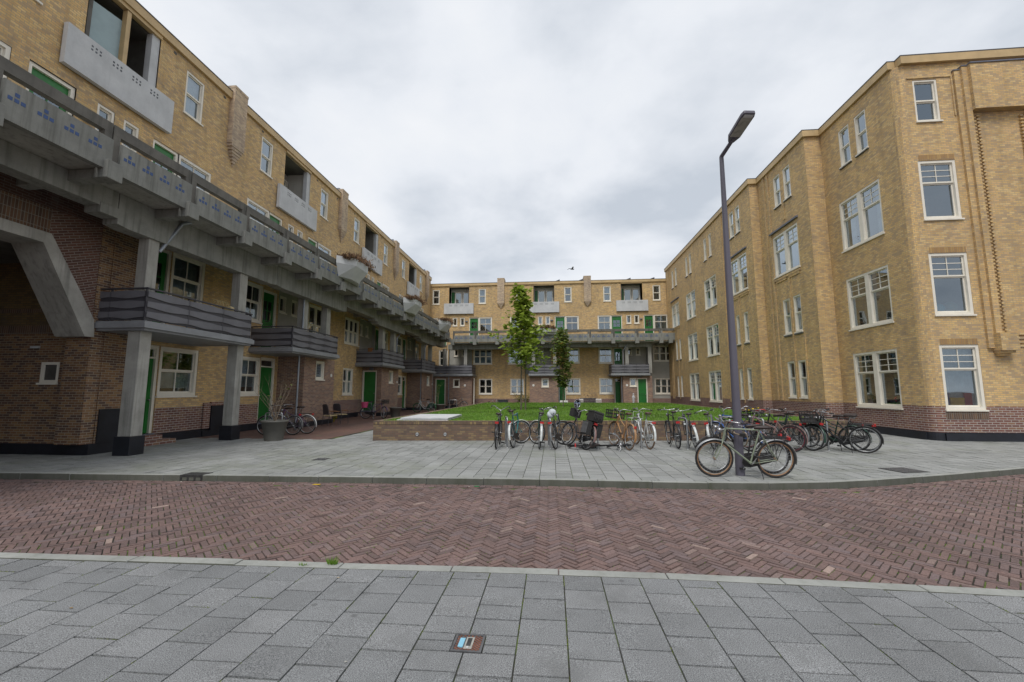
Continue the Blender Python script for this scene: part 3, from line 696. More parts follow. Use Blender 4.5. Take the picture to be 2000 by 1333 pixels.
# covers and drains
t = thing('valve_cover', 'square red valve cover with light blue plate in the near pavement', 'cover', (cover_c[0], cover_c[1], 0), R(-1))
m = MB(); m.box(-.096, .096, -.096, .096, -.03, -.004); m.box(-.096, -.082, -.096, .096, -.0039, .003); m.box(.082, .096, -.096, .096, -.0039, .003); m.box(-.082, .082, -.096, -.082, -.0039, .003); m.box(-.082, .082, .082, .096, -.0039, .003)
m.build('cover_frame', ['covergrey'], t)
m = MB()
for i in range(13):
    for j in range(13):
        x, y = -.078 + i * .0122, -.078 + j * .0122
        if -.065 < x < .024 and -.058 < y < .058: continue
        if (i + j) % 2: m.box(x, x + .0105, y, y + .0105, -.004, .001 + .0006 * (i % 2), 0)
m.box(-.081, .081, -.081, .081, -.0039, -.0025, 1)
m.build('studded_lid', ['rustred', 'covergrey'], t)
m = MB(); m.box(-.06, -.028, -.05, .045, -.002, .003); m.build('blue_plate', ['cyan'], t)
m = MB(); m.box(-.02, .03, -.065, .06, -.002, .002); m.build('label_frame', ['conc'], t)
m = MB(); m.box(-.01, .018, -.035, .048, .0021, .0035); m.build('label_plate', ['iron'], t)
m = MB(); m.lathe([(.007, 0), (.007, .004)], 10, (.003, -.052, .001)); m.build('lid_bolt', ['conclight'], t)
for nm, lb, px, py, sx, sy in (('manhole_cover', 'small dark square drain cover in the pale pavement on the left', -5.38, 9.78, .15, .15), ('manhole_cover', 'wide dark rectangular manhole cover on the pavement right of the bicycles', 7.0, 9.55, .30, .26)):
    t = thing(nm, lb, 'manhole cover', (px, py, .003), R(0 if sx < .2 else 14))
    m = MB(); m.box(-sx, sx, -sy, sy, -.02, .004); m.build('cover_frame', ['iron'], t)
    m = MB(); nn = 9
    for i in range(nn): m.box(-sx + .03 + i * (2 * sx - .06) / nn, -sx + .03 + (i + .7) * (2 * sx - .06) / nn, -sy + .03, sy - .03, .0042, .008)
    m.build('cover_plate', ['covergrey'], t)
t = thing('street_gully', 'black cast iron kerb inlet with three openings in the far kerb', 'drain', (-6.80, float(kf(-6.8)) - .006, 0), R(2))
m = MB(); m.box(-.22, .22, .0, .27, -.02, .007); m.box(-.22, .22, -.004, .02, -.03, .0069); m.box(-.22, .22, -.004, .02, -.12, -.095)
for x in (-.22, -.085, .05, .185): m.box(x, x + .035, -.006, .02, -.09, -.035)
m.build('inlet_casting', ['iron'], t); m = MB(); m.box(-.21, .21, .021, .03, -.1, -.03); m.build('inlet_back', ['black'], t)
t = thing('inspection_hatch', 'pale grey flat inspection hatch lying on the lawn near the garden wall', 'hatch', (-4.2, 15.2, gz + .03), R(1))
m = MB(); m.box(-.95, .75, -1.25, 1.25, 0, .025); m.build('hatch_frame', ['conclight'], t)
m = MB(); m.box(-.85, .75, -1.15, 1.2, .045, .08); m.box(-.8, .7, -1.1, 1.15, .025, .045); m.build('hatch_lid', ['conclight'], t)

# ================================================================== LEFT WING (local x = world Y, local y = -12.2 - X)
LW = thing('apartment_building', 'left yellow brick apartment wing with a concrete gallery over the gateway', 'building', (-12.2, 0, 0), R(90))
FLR = 6.42
holes = []
# top floor windows
TOPW = [7.85, 12.67, 16.47, 21.2, 25.1, 29.87, 33.74, 38.5]
for c in TOPW: holes.append((c - .375, c + .375, 10.88, 12.40))
LOG = [10.25, 18.75, 27.38, 36.1]
for c in LOG: holes.append((c - 1.04, c + 1.04, 9.9, 12.62, 1.35, 6))
# gallery level
gal = []                                    # (kind, x0, x1)
gal += [('win', 6.5, 7.85), ('dd', 8.19, 9.2)]
for L in LOG:
    gal += [('small', L - .52, L - .06), ('small', L + .2, L + .66)]
    gal += [('door', L + 1.12, L + 2.05), ('win', L + 2.05, L + 3.42 if L > 15 else L + 3.4)]
    if L > 15: gal += [('win', L - 3.25, L - 1.88), ('door', L - 1.88, L - .93)]
for k, a, b in gal:
    if k == 'small': holes.append((a, b, 8.54, 9.37))
    elif k == 'win': holes.append((a, b, 7.75, 9.37))
    else: holes.append((a, b, FLR, 9.37))
# first floor
ff = [('door', 11.5, 12.4, 3.34, 6.06), ('win', 12.42, 13.74, 4.42, 6.08), ('win', 15.72, 16.82, 4.42, 6.0), ('door', 16.84, 17.8, 3.34, 5.9),
      ('win2', 20.3, 21.77, 3.95, 5.98), ('win3', 24.12, 26.0, 4.4, 5.97), ('door', 28.55, 29.4, 3.34, 5.95), ('win', 29.7, 30.9, 4.3, 5.97),
      ('win', 32.76, 34.0, 4.4, 5.93), ('door', 34.05, 35.05, 3.34, 5.9), ('win', 37.4, 38.4, 4.0, 5.85)]
for k, a, b, c, d in ff: holes.append((a, b, c, d))
rec = [(17.88, 20.24), (26.1, 28.5), (35.1, 37.35)]
for a, b in rec: holes.append((a, b, 3.34, 6.2, .22, 5))
# ground floor
gf = [('door', 11.28, 12.28, .3, 2.98), ('win', 12.3, 13.76, 1.42, 2.97), ('win', 15.72, 16.95, 1.42, 2.95), ('door', 16.97, 17.95, .3, 3.0),
      ('case2', 24.15, 25.43, 1.36, 2.93), ('win', 32.7, 34.2, 1.3, 2.82), ('door', 34.28, 35.15, .2, 2.82)]
for k, a, b, c, d in gf: holes.append((a, b, c, d))
Z1 = [(.27, 2), (1.06, 1), (13, 0)]
m = MB()
gate = (3.0, 9.86)
wall(m, gate[1], 41.7, 0, 12.72, holes, Z1)
wall(m, 2.0, gate[1], 6.1, 12.72, [h for h in holes if h[0] < gate[1]], [(13, 0)])
m.add([(2, 0, 12.72), (41.7, 0, 12.72), (41.7, 9, 12.72), (2, 9, 12.72)], [(0, 1, 2, 3)], 4)      # flat roof
m.add([(2, 0, 6.1), (2, 9, 6.1), (2, 9, 12.72), (2, 0, 12.72)], [(0, 1, 2, 3)], 0)
m.add([(2, 9, 0), (41.7, 9, 0), (41.7, 9, 12.72), (2, 9, 12.72)], [(0, 3, 2, 1)], 0)
m.build('wall', ['yellow', 'band', 'black', 'brown', 'roof', 'plaster', 'palewall'], LW)
# recesses of the plaster walls
for a, b in rec:
    m = MB(); wall(m, a, b, 3.34, 6.2, [((a + b) / 2 - .78, (a + b) / 2 - .28, 5.18, 5.95), ((a + b) / 2 + .13, (a + b) / 2 + .63, 5.18, 5.95)], [(9, 0)], .22)
    m.build('plaster_wall', ['plaster'], LW)
    for s in (-.78, .13): window(LW, (a + b) / 2 + s, 5.18, .5, .77, .22, cas=.06)
# cornice fascia
m = MB()
CH = [14.55, 23.1, 31.75, 40.2]
edges = [2.0]
for c in CH: edges += [c - .35, c + .35]
edges.append(41.7)
for i in range(0, len(edges), 2):
    m.box(edges[i], edges[i + 1], -.10, .3, 12.72, 12.995); m.box(edges[i], edges[i + 1], -.115, .32, 12.996, 13.03, 1)
for c in LOG: m.box(c - 1.04, c + 1.04, -.05, .12, 12.60, 12.718)
m.build('cornice', ['beige', 'roof'], LW)
for c in np.arange(3.2, 41, 2.15):
    m = MB(); m.box(c - .05, c + .05, -.012, .0, 12.55, 12.63); m.build('vent_brick', ['concdark'], LW)
# chimneys with the stepped corbel
def chimney(parent, x, w=.68, y=-.2, ztop=13.27, zb=10.95, ztip=10.15, pots=True):
    m = MB(); m.box(x - w / 2, x + w / 2, y, .0, zb, ztop - .1); m.box(x - w / 2, x + w / 2, .0, .9, 12.5, ztop - .1); m.box(x - w / 2 - .01, x + w / 2 + .01, y - .01, .91, ztop - .099, ztop)
    n = 7
    for i in range(n):
        f0 = 1 - i / n; zz = zb - (zb - ztip) * (i + 1) / n; hw = w / 2 * (1 - (i + .5) / n)
        m.box(x - hw, x + hw, y * (1 - i / (n + 1.)), 0, zz + .004, zz + (zb - ztip) / n)
    o = m.build('chimney', ['chimneybrick'], parent)
    if pots:
        for yy in (.25, .6):
            m = MB(); m.lathe([(.1, 0), (.12, .1), (.10, .12), (.1, .2)], 12, (x, yy, ztop + .001)); m.build('chimney_pot', ['lead'], o)
    return o
for c in CH: chimney(LW, c)
# top floor windows
for i, c in enumerate(TOPW):
    cur = (None, ('full', 1, .0, 'curtain'), None, ('sides', 1, 0, 'curtain'))[i % 4]
    window(LW, c - .375, 10.88, .75, 1.52, split=.5, cas=.07, curtain=cur)
# loggias
def tiles6(m, x, y, z, s=.048, sp=.105, dz=.095, mat=1, rows=(3, 3)):
    for r, k in enumerate(rows):
        for i in range(k):
            cx = x + (i - (k - 1) / 2) * sp; cz = z + r * dz
            m.box(cx - s / 2, cx + s / 2, y - .004, y + .01, cz - s / 2, cz + s / 2, mat)
def loggia(parent, c, z0, z1, pz0, pz1, depth, pw, y=-.17, screen=False, post=True, w=1.04, kind=0):
    m = MB(); m.box(c - w + .01, c + w - .01, .0, depth, z0 - .1, z0); 
    m.add([(c - w, depth, z0), (c + w, depth, z0), (c + w, depth, z1), (c - w, depth, z1)], [(0, 1, 2, 3)])
    o = m.build('loggia', ['palewall'], parent)
    m = MB(); m.box(c - pw / 2, c + pw / 2, y, y + .13, pz0, pz1)
    for k in range(4): tiles6(m, c + (k - 1.5) * .56, y, pz1 - .27)
    m.build('loggia_panel', ['conclight', 'hole'], o)
    dd = depth - .1
    if kind == 0:
        door(o, c - w + .25, z0, .9, 2.3, dd - .05, glass='tall', sill=False); window(o, c + .15, z0 + .8, .8, 1.5, dd - .05, cas=.06, sill=False)
    else:
        window(o, c - w + .42, z0 + .3, .72, 2.05, dd - .05, cas=.05, sill=False, curtain=('full', 1, 0, 'blind') if kind == 2 else None); window(o, c + .2, z0 + .3, .72, 2.05, dd - .05, cas=.05, sill=False)
        door(o, c - w + .02, z0, .42, 2.4, dd - .05, sill=False, cas=.03, letter=False)
    if post:
        m = MB(); m.box(c + w - .26, c + w - .005, .03, .22, z0, z1 - .002); m.build('side_pier', ['conclight'], o)
    if screen:
        m = MB(); m.box(c - .06, c + .06, -.03, .12, z0, z1 - .02); m.build('wood_post', ['beige'], o)
        m = MB(); m.add([(c - w + .02, .3, z0), (c - .06, .12, z0), (c - .06, .12, z1 - .35), (c - w + .02, .3, z1 - .35)], [(0, 1, 2, 3)])
        m.build('glass_screen', [frost], o)
    return o
frost = plain('frosted_glass', (.30, .40, .42), .25, .1, 1.5)
for i, c in enumerate(LOG): loggia(LW, c, 9.9, 12.6, 9.74, 10.83, 1.3, 3.05, screen=(i == 0))
# gallery level openings
for i, (k, a, b) in enumerate(gal):
    if k == 'small': window(LW, a, 8.54, b - a, .83, cas=.065, curtain=(None, ('full', 1, 0, 'curtain'), ('full', 1, 0, 'blind'))[i % 3])
    elif k == 'win': window(LW, a, 7.75, b - a, 1.62, split=.52, ug=(2, 1), lg=(2, 1), cas=.09, curtain=(None, ('full', 1, .45, 'curtain'), ('sides', 1, 0, 'curtain'))[i % 3])
    elif k == 'dd': door(LW, a, FLR, b - a, 2.95, glass='tall', cas=.09)
    else: door(LW, a, FLR, b - a, 2.95, glass='top', cas=.09, hand=1 if i % 2 else -1)
for L in LOG:
    m = MB(); m.ball((0, 0, 0), .17, .13, .12, 16, 8); m.build('wall_light', ['curtain'], LW, (L + .92, -.07, 8.75))
    m = MB(); m.ball((0, 0, 0), .17, .13, .12, 16, 8); m.build('wall_light', ['curtain'], LW, (L - .75, -.07, 8.75))
for i, (k, a, b, c, d) in enumerate(ff + gf):
    if k == 'win': window(LW, a, c, b - a, d - c, split=.52, ug=(2, 1), lg=(2, 1), cas=.1, curtain=(('full', .5, .15, 'curtain'), ('full', .95, .2, 'blind'), ('sides', 1, 0, 'curtain'))[i % 3])
    elif k == 'door': door(LW, a, c, b - a, d - c, fan=.27 if c < 1 else 0, glass='half' if c > 1 else None, cas=.085)
    elif k == 'win2': window(LW, a, c, b - a, d - c, units=2, split=.5, cas=.09, mull=.08)
    elif k == 'win3': window(LW, a, c, b - a, d - c, units=3, split=.5, cas=.08, mull=.08)
    else: window(LW, a, c, b - a, d - c, units=2, split=.5, cas=.08, mull=.07, curtain=('full', 1, 0, 'curtain') if i % 2 else None)
rooms(LW, 2.05, 41.6, [6.35, 9.55, 12.7], .16, 2.2, [4.3, 9.4, 11.3, 15.2, 20, 23, 28, 31.7, 36.9], 'room_interior')
rooms(LW, 9.95, 41.6, [0, 3.3, 6.3], .25, 2.4, [11.1, 14.5, 18, 22, 26.1, 31, 35.1, 38.6], 'room_interior')
# brick block beside the gateway, pier plinths
BX = .7                                       # front of the block is 0.7 m before the wall (X = -11.5)
m = MB()
m.box(9.97, 10.95, -BX, 0, 1.12, 6.1, 0); m.box(9.98, 10.95, -BX + .001, 0, .0, 1.12, 0)
m.build('gateway_pier', ['portal'], LW)
# plinth of the pier incl. the black panel
m = MB(); m.box(9.84, 10.96, -BX - .02, .0, 0, .27); m.box(10.02, 10.965, -BX - .035, -.0, .271, 1.12); m.build('pier_plinth', ['black'], LW)
m = MB(); m.box(14.42, 15.2, -.09, 0, .01, 1.06); m.build('plinth_panel', ['black'], LW)
m = MB(); m.box(14.1, 14.4, -.06, 0, .27, 1.16); m.box(14.401, 15.3, -.08, 0, 1.065, 1.2); m.box(12.36, 14.1, -.05, 0, 0, .22, 1); m.box(14.1, 15.4, -.085, 0, -.0, .2, 1); m.build('plinth_buttress', ['band', 'black'], LW)
# steps at the first door
m = MB(); m.box(11.0, 12.55, -.55, -.02, 0, .13); m.box(11.0, 12.3, -.32, -.021, .131, .27); m.build('door_step', ['band'], LW)
m = MB(); m.box(26.9, 28.3, -1.1 + .02, -.05, 0, .14)
# ---------------- the gateway: portal wall with concrete arch (plane X = -11.5), passage wall at Y = 9.85
PY0 = 0.7
def yz(p): return p
arch_o = [(-1.0, 5.18), (8.5, 5.18), (9.24, 3.99), (9.62, 3.35), (9.66, 2.92)]
arch_i = [(9.44, 2.92), (8.36, 4.93), (-1.0, 4.93)]
m = MB()
# brick above the arch up to the beam, one polygon per strip so that openings stay open
def quadz(m, pts, mat=0, y=-PY0): m.add([(a, y, b) for a, b in pts], [tuple(range(len(pts)))], mat)
quadz(m, [(1.5, 5.18), (8.5, 5.18), (8.5, 5.78), (1.5, 5.78)], 1)
quadz(m, [(1.5, 5.78), (9.62, 5.78), (9.62, 6.3), (1.5, 6.3)], 0)
quadz(m, [(8.5, 5.18), (9.62, 3.36), (9.62, 5.78), (8.5, 5.78)], 2)
m.box(9.6, 9.66, -PY0 + .03, -.3, 2.9, 6.3, 2); m.box(9.655, 9.965, -PY0 + .02, 0, .27, 6.3, 3)
m.build('portal_wall', ['darkred', 'soldier', 'diag', 'portal'], LW)
m = MB(); m.prism(arch_o + arch_i, -PY0 - .06, .06, 'y'); m.build('portal_arch', ['conc'], LW)
m = MB()
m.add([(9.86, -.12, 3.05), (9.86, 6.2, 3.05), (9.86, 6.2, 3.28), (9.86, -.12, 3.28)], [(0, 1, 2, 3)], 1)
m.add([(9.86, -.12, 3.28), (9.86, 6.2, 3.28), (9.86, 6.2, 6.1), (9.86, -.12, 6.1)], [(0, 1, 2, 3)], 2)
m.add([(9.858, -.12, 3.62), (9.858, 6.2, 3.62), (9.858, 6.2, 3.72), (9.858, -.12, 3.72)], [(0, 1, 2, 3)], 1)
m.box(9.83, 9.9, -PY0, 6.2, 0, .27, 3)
m.build('passage_wall', ['portal', 'soldier', 'yellow_shaded', 'black'], LW)
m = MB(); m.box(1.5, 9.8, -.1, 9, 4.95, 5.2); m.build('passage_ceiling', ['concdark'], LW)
m = MB(); m.add([(1.5, 6.2, 0), (9.9, 6.2, 0), (9.9, 6.2, 5), (1.5, 6.2, 5)], [(0, 1, 2, 3)]); m.box(1.2, 1.5, -.7, 9, 0, 6.2); m.build('passage_end_wall', ['portal'], LW)
pw = MB(); wall(pw, -6.2, PY0 - .02, .27, 3.05, [(-.88, -.36, 1.79, 2.32)], [(9, 0)], 0, .15); pw.box(-.9, -.34, .16, .3, 1.75, 2.36, 1)
pwo = pw.build('passage_front', ['portal', 'interior'], LW, (9.86, 0, 0), R(-90))
window(pwo, -.88, 1.79, .52, .53, 0, cas=.07, recess=.03)
m = MB(); m.box(-.13, .13, -.03, 0, -.02, .03); m.build('wall_light', ['conclight'], LW, (9.85, 1.1, 2.7), R(-90))
m = MB(); m.box(-.07, .07, -.04, 0, 0, .37); m.ball((.02, -.045, .18), .012, .008, .012); m.build('meter_box', ['steel'], LW, (9.85, -.12, .56), R(-90))
# ---------------- concrete gallery
GF = -2.75
m = MB(); m.box(1.9, 39.3, GF + .14, -.02, 6.30, FLR); G_L = m.build('gallery', ['conc'], LW)
def panel_mesh(L=2.05, last=False):
    def mk():
        m = MB(); j = .012
        m.box(j, L - j, GF, GF + .15, 7.135, 7.36, 2); m.box(j, .17, GF + .001, GF + .15, 6.3, 7.134, 2); m.box(L - .17, L - j, GF + .001, GF + .15, 6.98, 7.134, 2)
        m.box(.16, L - j, GF - .055, GF + .09, 6.27, 6.98)
        for gxx in (.36, .80, 1.24, 1.68):
            tiles6(m, gxx * L / 2.05, GF - .055, 6.68, .068, .095, .105, 1, (3, 1))
        return m.mesh('parapet_panel', ['concpanel', 'blue', 'concrail'])
    return wmesh(('panel', round(L, 2)), mk)
PJ = [1.75 + 2.05 * i for i in range(19)]
PB = [18.75, 27.3, 35.9]
for i, x in enumerate(PJ[:-1]): place('parapet_panel', panel_mesh(), G_L, (x, 0, 0))
def corbel_mesh():
    m = MB(); m.box(-.165, .165, GF - .16, GF + .16, 6.06, 6.46)
    m.prism([(GF + .16, 6.08), (-.45, 5.98), (-.45, 6.29), (GF + .16, 6.29)], -.12, .12, 'x')
    return m.mesh('corbel', ['concpanel'])
cme = corbel_mesh()
for x in PJ: place('corbel', cme, G_L, (x, 0, 0), 0, .012)
# long beam with deep and shallow pieces on the columns
m = MB(); YB0, YB1 = -1.93, -1.53
segs = [(1.9, 8.88, 5.82), (8.9, 14.88, 5.5), (14.9, 20.4, 5.5), (20.42, 24.28, 5.78), (24.3, 29.0, 5.5), (29.02, 32.78, 5.78), (32.8, 37.2, 5.5), (37.22, 40.4, 5.7)]
for a, b, z in segs:
    m.prism([(a, z + .04), (a + .3, z), (b - .3, z), (b, z + .04), (b, 6.295), (a, 6.295)], YB0, YB1, 'y')
for x in (8.9, 24.3, 32.8): m.box(x - .42, x - .001, YB0 - .02, YB1, 5.66, 5.9)
m.build('gallery_beam', ['concpanel'], G_L, bevel=.01)
cols_up = [(9.8, 10.1), (13.1, 13.45), (17.3, 17.65), (19.2, 19.55), (26.0, 26.4), (27.95, 28.35), (34.9, 35.25), (36.9, 37.25)]
for a, b in cols_up:
    yc = -1.86 if a < 14 else -1.58
    m = MB(); m.box(0, b - a, yc, yc + .3, 3.3, 5.6); m.build('gallery_column', ['conc'], G_L, (a, 0, 0), 0, .015)
def planter_box(parent, x, y0=GF - .06, zt=7.52):
    m = MB(); a, b = 1.25, .62
    top = [(-a, y0), (-b, y0 - .62), (b, y0 - .62), (a, y0)]; bot = [(-a * .8, y0), (-b * .6, y0 - .3), (b * .6, y0 - .3), (a * .8, y0)]
    V = [(p[0], p[1], zt) for p in top] + [(p[0], p[1], zt - .33) for p in top] + [(p[0], p[1], zt - .88) for p in bot]
    F = [(0, 1, 5, 4), (1, 2, 6, 5), (2, 3, 7, 6), (4, 5, 9, 8), (5, 6, 10, 9), (6, 7, 11, 10), (8, 9, 10, 11), (3, 0, 4, 7), (7, 4, 8, 11)]
    F = [f[::-1] for f in F]
    m.add(V, F); m.add([(p[0] * .93, p[1] + (.05 if p[1] < y0 else 0), zt - .05) for p in top], [(0, 1, 2, 3)], 1)
    return m.build('planter_box', ['conclight', 'deadplant'], parent, (x, 0, 0))
for x in PB: planter_box(G_L, x)
# ---------------- balconies
def wavy(L, n, h=.232, amp=.035, flip=1):
    """three boards with a wavy gap, as one strip each"""
    return L, n
def railing(parent, x0, y0, x1, y1, zf, name='railing', zt=.86):
    """railing from (x0,y0) to (x1,y1) on floor zf; three bays of three wavy boards"""
    L = math.hypot(x1 - x0, y1 - y0); an = math.atan2(y1 - y0, x1 - x0); k = max(1, round(L / 1.25)); bl = L / k
    m = MB()
    m.box(-.02, L + .02, -.03, .035, zt - .035, zt); 
    for i in range(k + 1): m.box(i * bl - .018, i * bl + .018, .0, .03, 0, zt - .036)
    o = m.build(name, ['railframe'], parent, (x0, y0, zf), an)
    for i in range(k):
        m = MB()
        for r in range(3):
            zc = .155 + r * .262; n = 14; vs = []
            for s in range(n + 1):
                f = s / n; x = i * bl + .012 + (bl - .024) * f
                d = .02 * math.cos(f * 2 * math.pi)
                vs += [(x, -.022, zc - .075 + d), (x, -.022, zc + .10 - d * .6), (x, -.004, zc - .075 + d), (x, -.004, zc + .10 - d * .6)]
            fs = []
            for s in range(n):
                q = 4 * s; fs += [(q, q + 4, q + 5, q + 1), (q + 2, q + 3, q + 7, q + 6), (q + 1, q + 5, q + 7, q + 3), (q, q + 2, q + 6, q + 4)]
            m.add(vs, fs)
        m.build('board_panel', ['rail'], o)
        m = MB(); m.box(i * bl + .02, i * bl + bl - .02, .004, .012, .03, .765); m.build('backing_sheet', ['railframe'], o)
    return o
def balcony(parent, x0, x1, yf, zf=3.34, th=.24, ys=0.):
    m = MB(); m.box(x0 - .04, x1 + .04, yf - .04, ys, zf - th + .06, zf - .04); m.box(x0, x1, yf, ys - .0, zf - .04, zf); m.box(x0 + .03, x1 - .03, yf + .03, ys, zf - th, zf - th + .0595)
    o = m.build('balcony', ['slab'], parent)
    railing(o, x0 + .05, yf + .06, x1 - .05, yf + .06, zf); railing(o, x0 + .06, ys, x0 + .06, yf + .1, zf); railing(o, x1 - .06, yf + .1, x1 - .06, ys, zf)
    return o
BAL = [(9.72, 13.62, -2.05), (16.2, 19.95, -1.85), (25.7, 29.6, -1.75), (34.0, 38.1, -1.7)]
for a, b, y in BAL: balcony(LW, a, b, y)
def column(parent, x, y, w, d, z, ba=.46):
    m = MB(); m.prism([(x, y), (x + w, y), (x + w, y + d), (x, y + d)], ba, z); o = m.build('column', ['conc'], parent, bevel=.012)
    m = MB(); m.box(x - .045, x + w + .045, y - .045, y + d + .045, 0, ba - .0); m.build('column_plinth', ['black'], o, bevel=.01)
for x, w, d in ((9.86, .31, .36), (13.24, .3, .34)): column(LW, x, -1.82, w, d, 3.1)
# ---------------- porches
def porch(parent, x0, x1, yf, zt=3.1, side=None, front_win=None, dstep=True):
    m = MB(); fh = [front_win] if front_win else []
    wall(m, x0, x1, 0, zt, fh, [(.22, 1), (9, 0)], yf, .12)
    # near side facing the street
    sh = [(side[0], side[1], side[2], side[3])] if side else []
    ms = MB(); wall(ms, 0, -yf, 0, zt, sh, [(.22, 1), (9, 0)], 0, .12)
    m.add([(x1, yf, 0), (x1, 0, 0), (x1, 0, zt), (x1, yf, zt)], [(0, 1, 2, 3)], 0)
    m.box(x0 + .01, x1 - .01, yf + .01, -.01, zt - .02, zt)
    m.box(x0 + .3, x1 - .3, -.3, -.25, 0, zt - .03)
    m.box(x0 + .01, x1, yf - .015, yf - .001, 0, .2, 1)
    o = m.build('porch', ['brown', 'black'], parent)
    ms.build('porch_side', ['brown', 'black'], o, (x0, 0, 0), R(-90))
    m = MB(); m.box(x0 + .02, x1 - .02, yf + .25, yf + .3, .02, zt - .05); m.box(x0 + .13, x0 + .18, yf + .05, -.02, .02, zt - .05); m.build('porch_lining', ['interior'], o)
    if front_win: window(o, front_win[0], front_win[2], front_win[1] - front_win[0], front_win[3] - front_win[2], yf, cas=.07)
    if side:
        dd = door(o, 0, 0, side[1] - side[0], side[3] - side[2], 0, cas=.09); dd.location = (x0, -side[0], side[2]); dd.rotation_euler = (0, 0, R(-90))
        if dstep:
            m = MB(); m.box(-.05, side[1] - side[0] + .05, -.38, -.03, -side[2], -.12); m.build('porch_step', ['band'], dd)
    return o
porch(LW, 18.1, 20.75, -1.25, 3.1, None, (19.05, 19.8, 2.12, 2.98))
porch(LW, 26.7, 29.7, -1.3, 3.1, (.02, .98, .34, 2.9), (27.95, 28.72, 2.1, 2.95))
porch(LW, 35.35, 38.55, -1.3, 3.1, None, (36.7, 37.55, 2.05, 2.9))
for x, y in ((26.3, -.75),):
    m = MB(); m.ball((0, 0, 0), .16, .12, .1, 14, 8); m.build('wall_light', ['lead'], LW, (26.66, .75 - .1, 3.0), R(-90)).location = (26.66, -.62, 2.99)
for x, zz in ((20.45, 2.35), (29.45, 2.2), (38.35, 2.2)):
    m = MB(); m.lathe([(.07, 0), (.085, .01), (.08, .02)], 16); m.build('number_plate', ['whiter'], LW, (x, -1.25 if x < 25 else -1.3, zz), (R(90), 0, 0))
# downpipes
def pipe(parent, pts, r=.04, nm='downpipe', mat='zinc'):
    m = MB(); m.tube(pts, r, 10); o = m.build(nm, [mat], parent)
    return o
pipe(LW, [(17.55, -1.33, 3.1), (17.55, -1.33, .0)])
pipe(LW, [(17.75, -1.75, 6.3), (17.75, -1.85, 6.2), (17.2, -1.62, 5.45), (17.2, -1.62, 3.3)])
pipe(LW, [(10.75, -2.1, 6.3), (10.6, -1.98, 6.2), (10.12, -1.85, 5.25)], .045)
pipe(LW, [(29.4, -1.95, 6.3), (28.6, -1.65, 5.35), (28.42, -1.6, 5.2), (28.42, -1.6, 3.4)])
pipe(LW, [(35.3, -1.95, 6.3), (34.95, -1.68, 5.35), (34.82, -1.62, 5.1), (34.82, -1.62, 3.4)])
pipe(LW, [(35.3, -1.2, 3.1), (35.3, -1.2, .0)])
pipe(LW, [(38.9, -1.2, 3.1), (38.9, -1.2, .0)])

# ================================================================== BACK WING (local x = X, local y = Y - 41.7)
BW = thing('apartment_building', 'rear yellow brick wing with green gallery doors, closing off the courtyard', 'building', (0, 41.7, 0))
GB = -2.3; zg = 6.9
wins = [(-11.62, None), (-6.9, 1), (-3.1, None), (1.62, None), (5.4, 'c'), (10.1, 'o')]
lg = [(-9.25, 1), (-.75, 2), (7.74, 1)]
holes = [(c - .36, c + .36, 10.26, 11.75) for c, _ in wins] + [(c - 1.02, c + 1.02, 9.3, 12.0, .95, 6) for c, _ in lg]
g2 = []
for a in (-9.86, -9.12, -1.35, -.61, 7.17, 7.91): g2.append(('small', a, a + .46))
g2 += [('door', -8.2, -7.22), ('win', -7.22, -5.9), ('win', -4.1, -2.8), ('door', -2.8, -1.84), ('door', .3, 1.33), ('win', 1.33, 2.62), ('win', 4.44, 5.72), ('door', 5.72, 6.77), ('door', 8.8, 9.75), ('win', 9.75, 11.06), ('win', -12.15, -11.4), ('door', -11.4, -10.45)]
for k, a, b in g2: holes.append((a, b, 8.03, 8.86) if k == 'small' else ((a, b, 7.35, 8.86) if k == 'win' else (a, b, 6.1, 8.86)))
f1 = [('case3', -7.73, -5.87, 4.2, 5.7), ('win', 1.5, 2.64, 4.24, 5.72), ('win', 4.45, 5.78, 4.22, 5.74), ('door', 5.86, 6.75, 3.2, 5.7), ('case3', 9.56, 11.4, 4.38, 5.88), ('win', -4.3, -2.75, 4.2, 5.7), ('win', -11.2, -10.3, 4.0, 5.6)]
rec2 = [(-10.2, -7.85), (-2.55, -.1), (6.85, 9.0)]
g0 = [('case2', -7.16, -5.84, 1.27, 2.77), ('case2', -4.06, -2.74, 1.27, 2.77), ('win', 1.32, 2.67, 1.29, 2.79), ('win', 4.46, 5.8, 1.31, 2.81), ('door', 5.86, 6.75, .1, 2.8), ('case3', 9.6, 11.35, 1.3, 2.77), ('door', .3, 1.28, .1, 2.8)]
for k, a, b, c, d in f1 + g0: holes.append((a, b, c, d))
for a, b in rec2: holes.append((a, b, 3.2, 5.95, .2, 5))
m = MB()
wall(m, -12.2, 9.0, 0, 12.1, [h for h in holes], [(.2, 2), (.85, 1), (13, 0)])
wall(m, 9.0, 11.6, 6.1, 12.1, [h for h in holes], [(13, 0)])
wall(m, 9.0, 11.6, .9, 6.1, [h for h in holes], [(13, 5)])
wall(m, 9.0, 11.6, .0, .9, [], [(.2, 2), (13, 1)])
m.add([(-13, 0, 12.1), (16, 0, 12.1), (16, 9, 12.1), (-13, 9, 12.1)], [(0, 1, 2, 3)], 4)
m.add([(-13, 9, 0), (16, 9, 0), (16, 9, 12.1), (-13, 9, 12.1)], [(0, 3, 2, 1)], 0)
m.build('wall', ['yellow', 'band', 'black', 'brown', 'roof', 'plaster', 'palewall'], BW)
m = MB(); ed = [-12.2, -5.36, -4.66, 3.16, 3.86, 11.3]
for i in (0, 2, 4): m.box(ed[i], ed[i + 1], -.1, .3, 12.1, 12.34); m.box(ed[i], ed[i + 1], -.115, .32, 12.341, 12.37, 1)
for c, _ in lg: m.box(c - 1.02, c + 1.02, -.05, .1, 11.985, 12.098)
m.build('cornice', ['beige', 'roof'], BW)
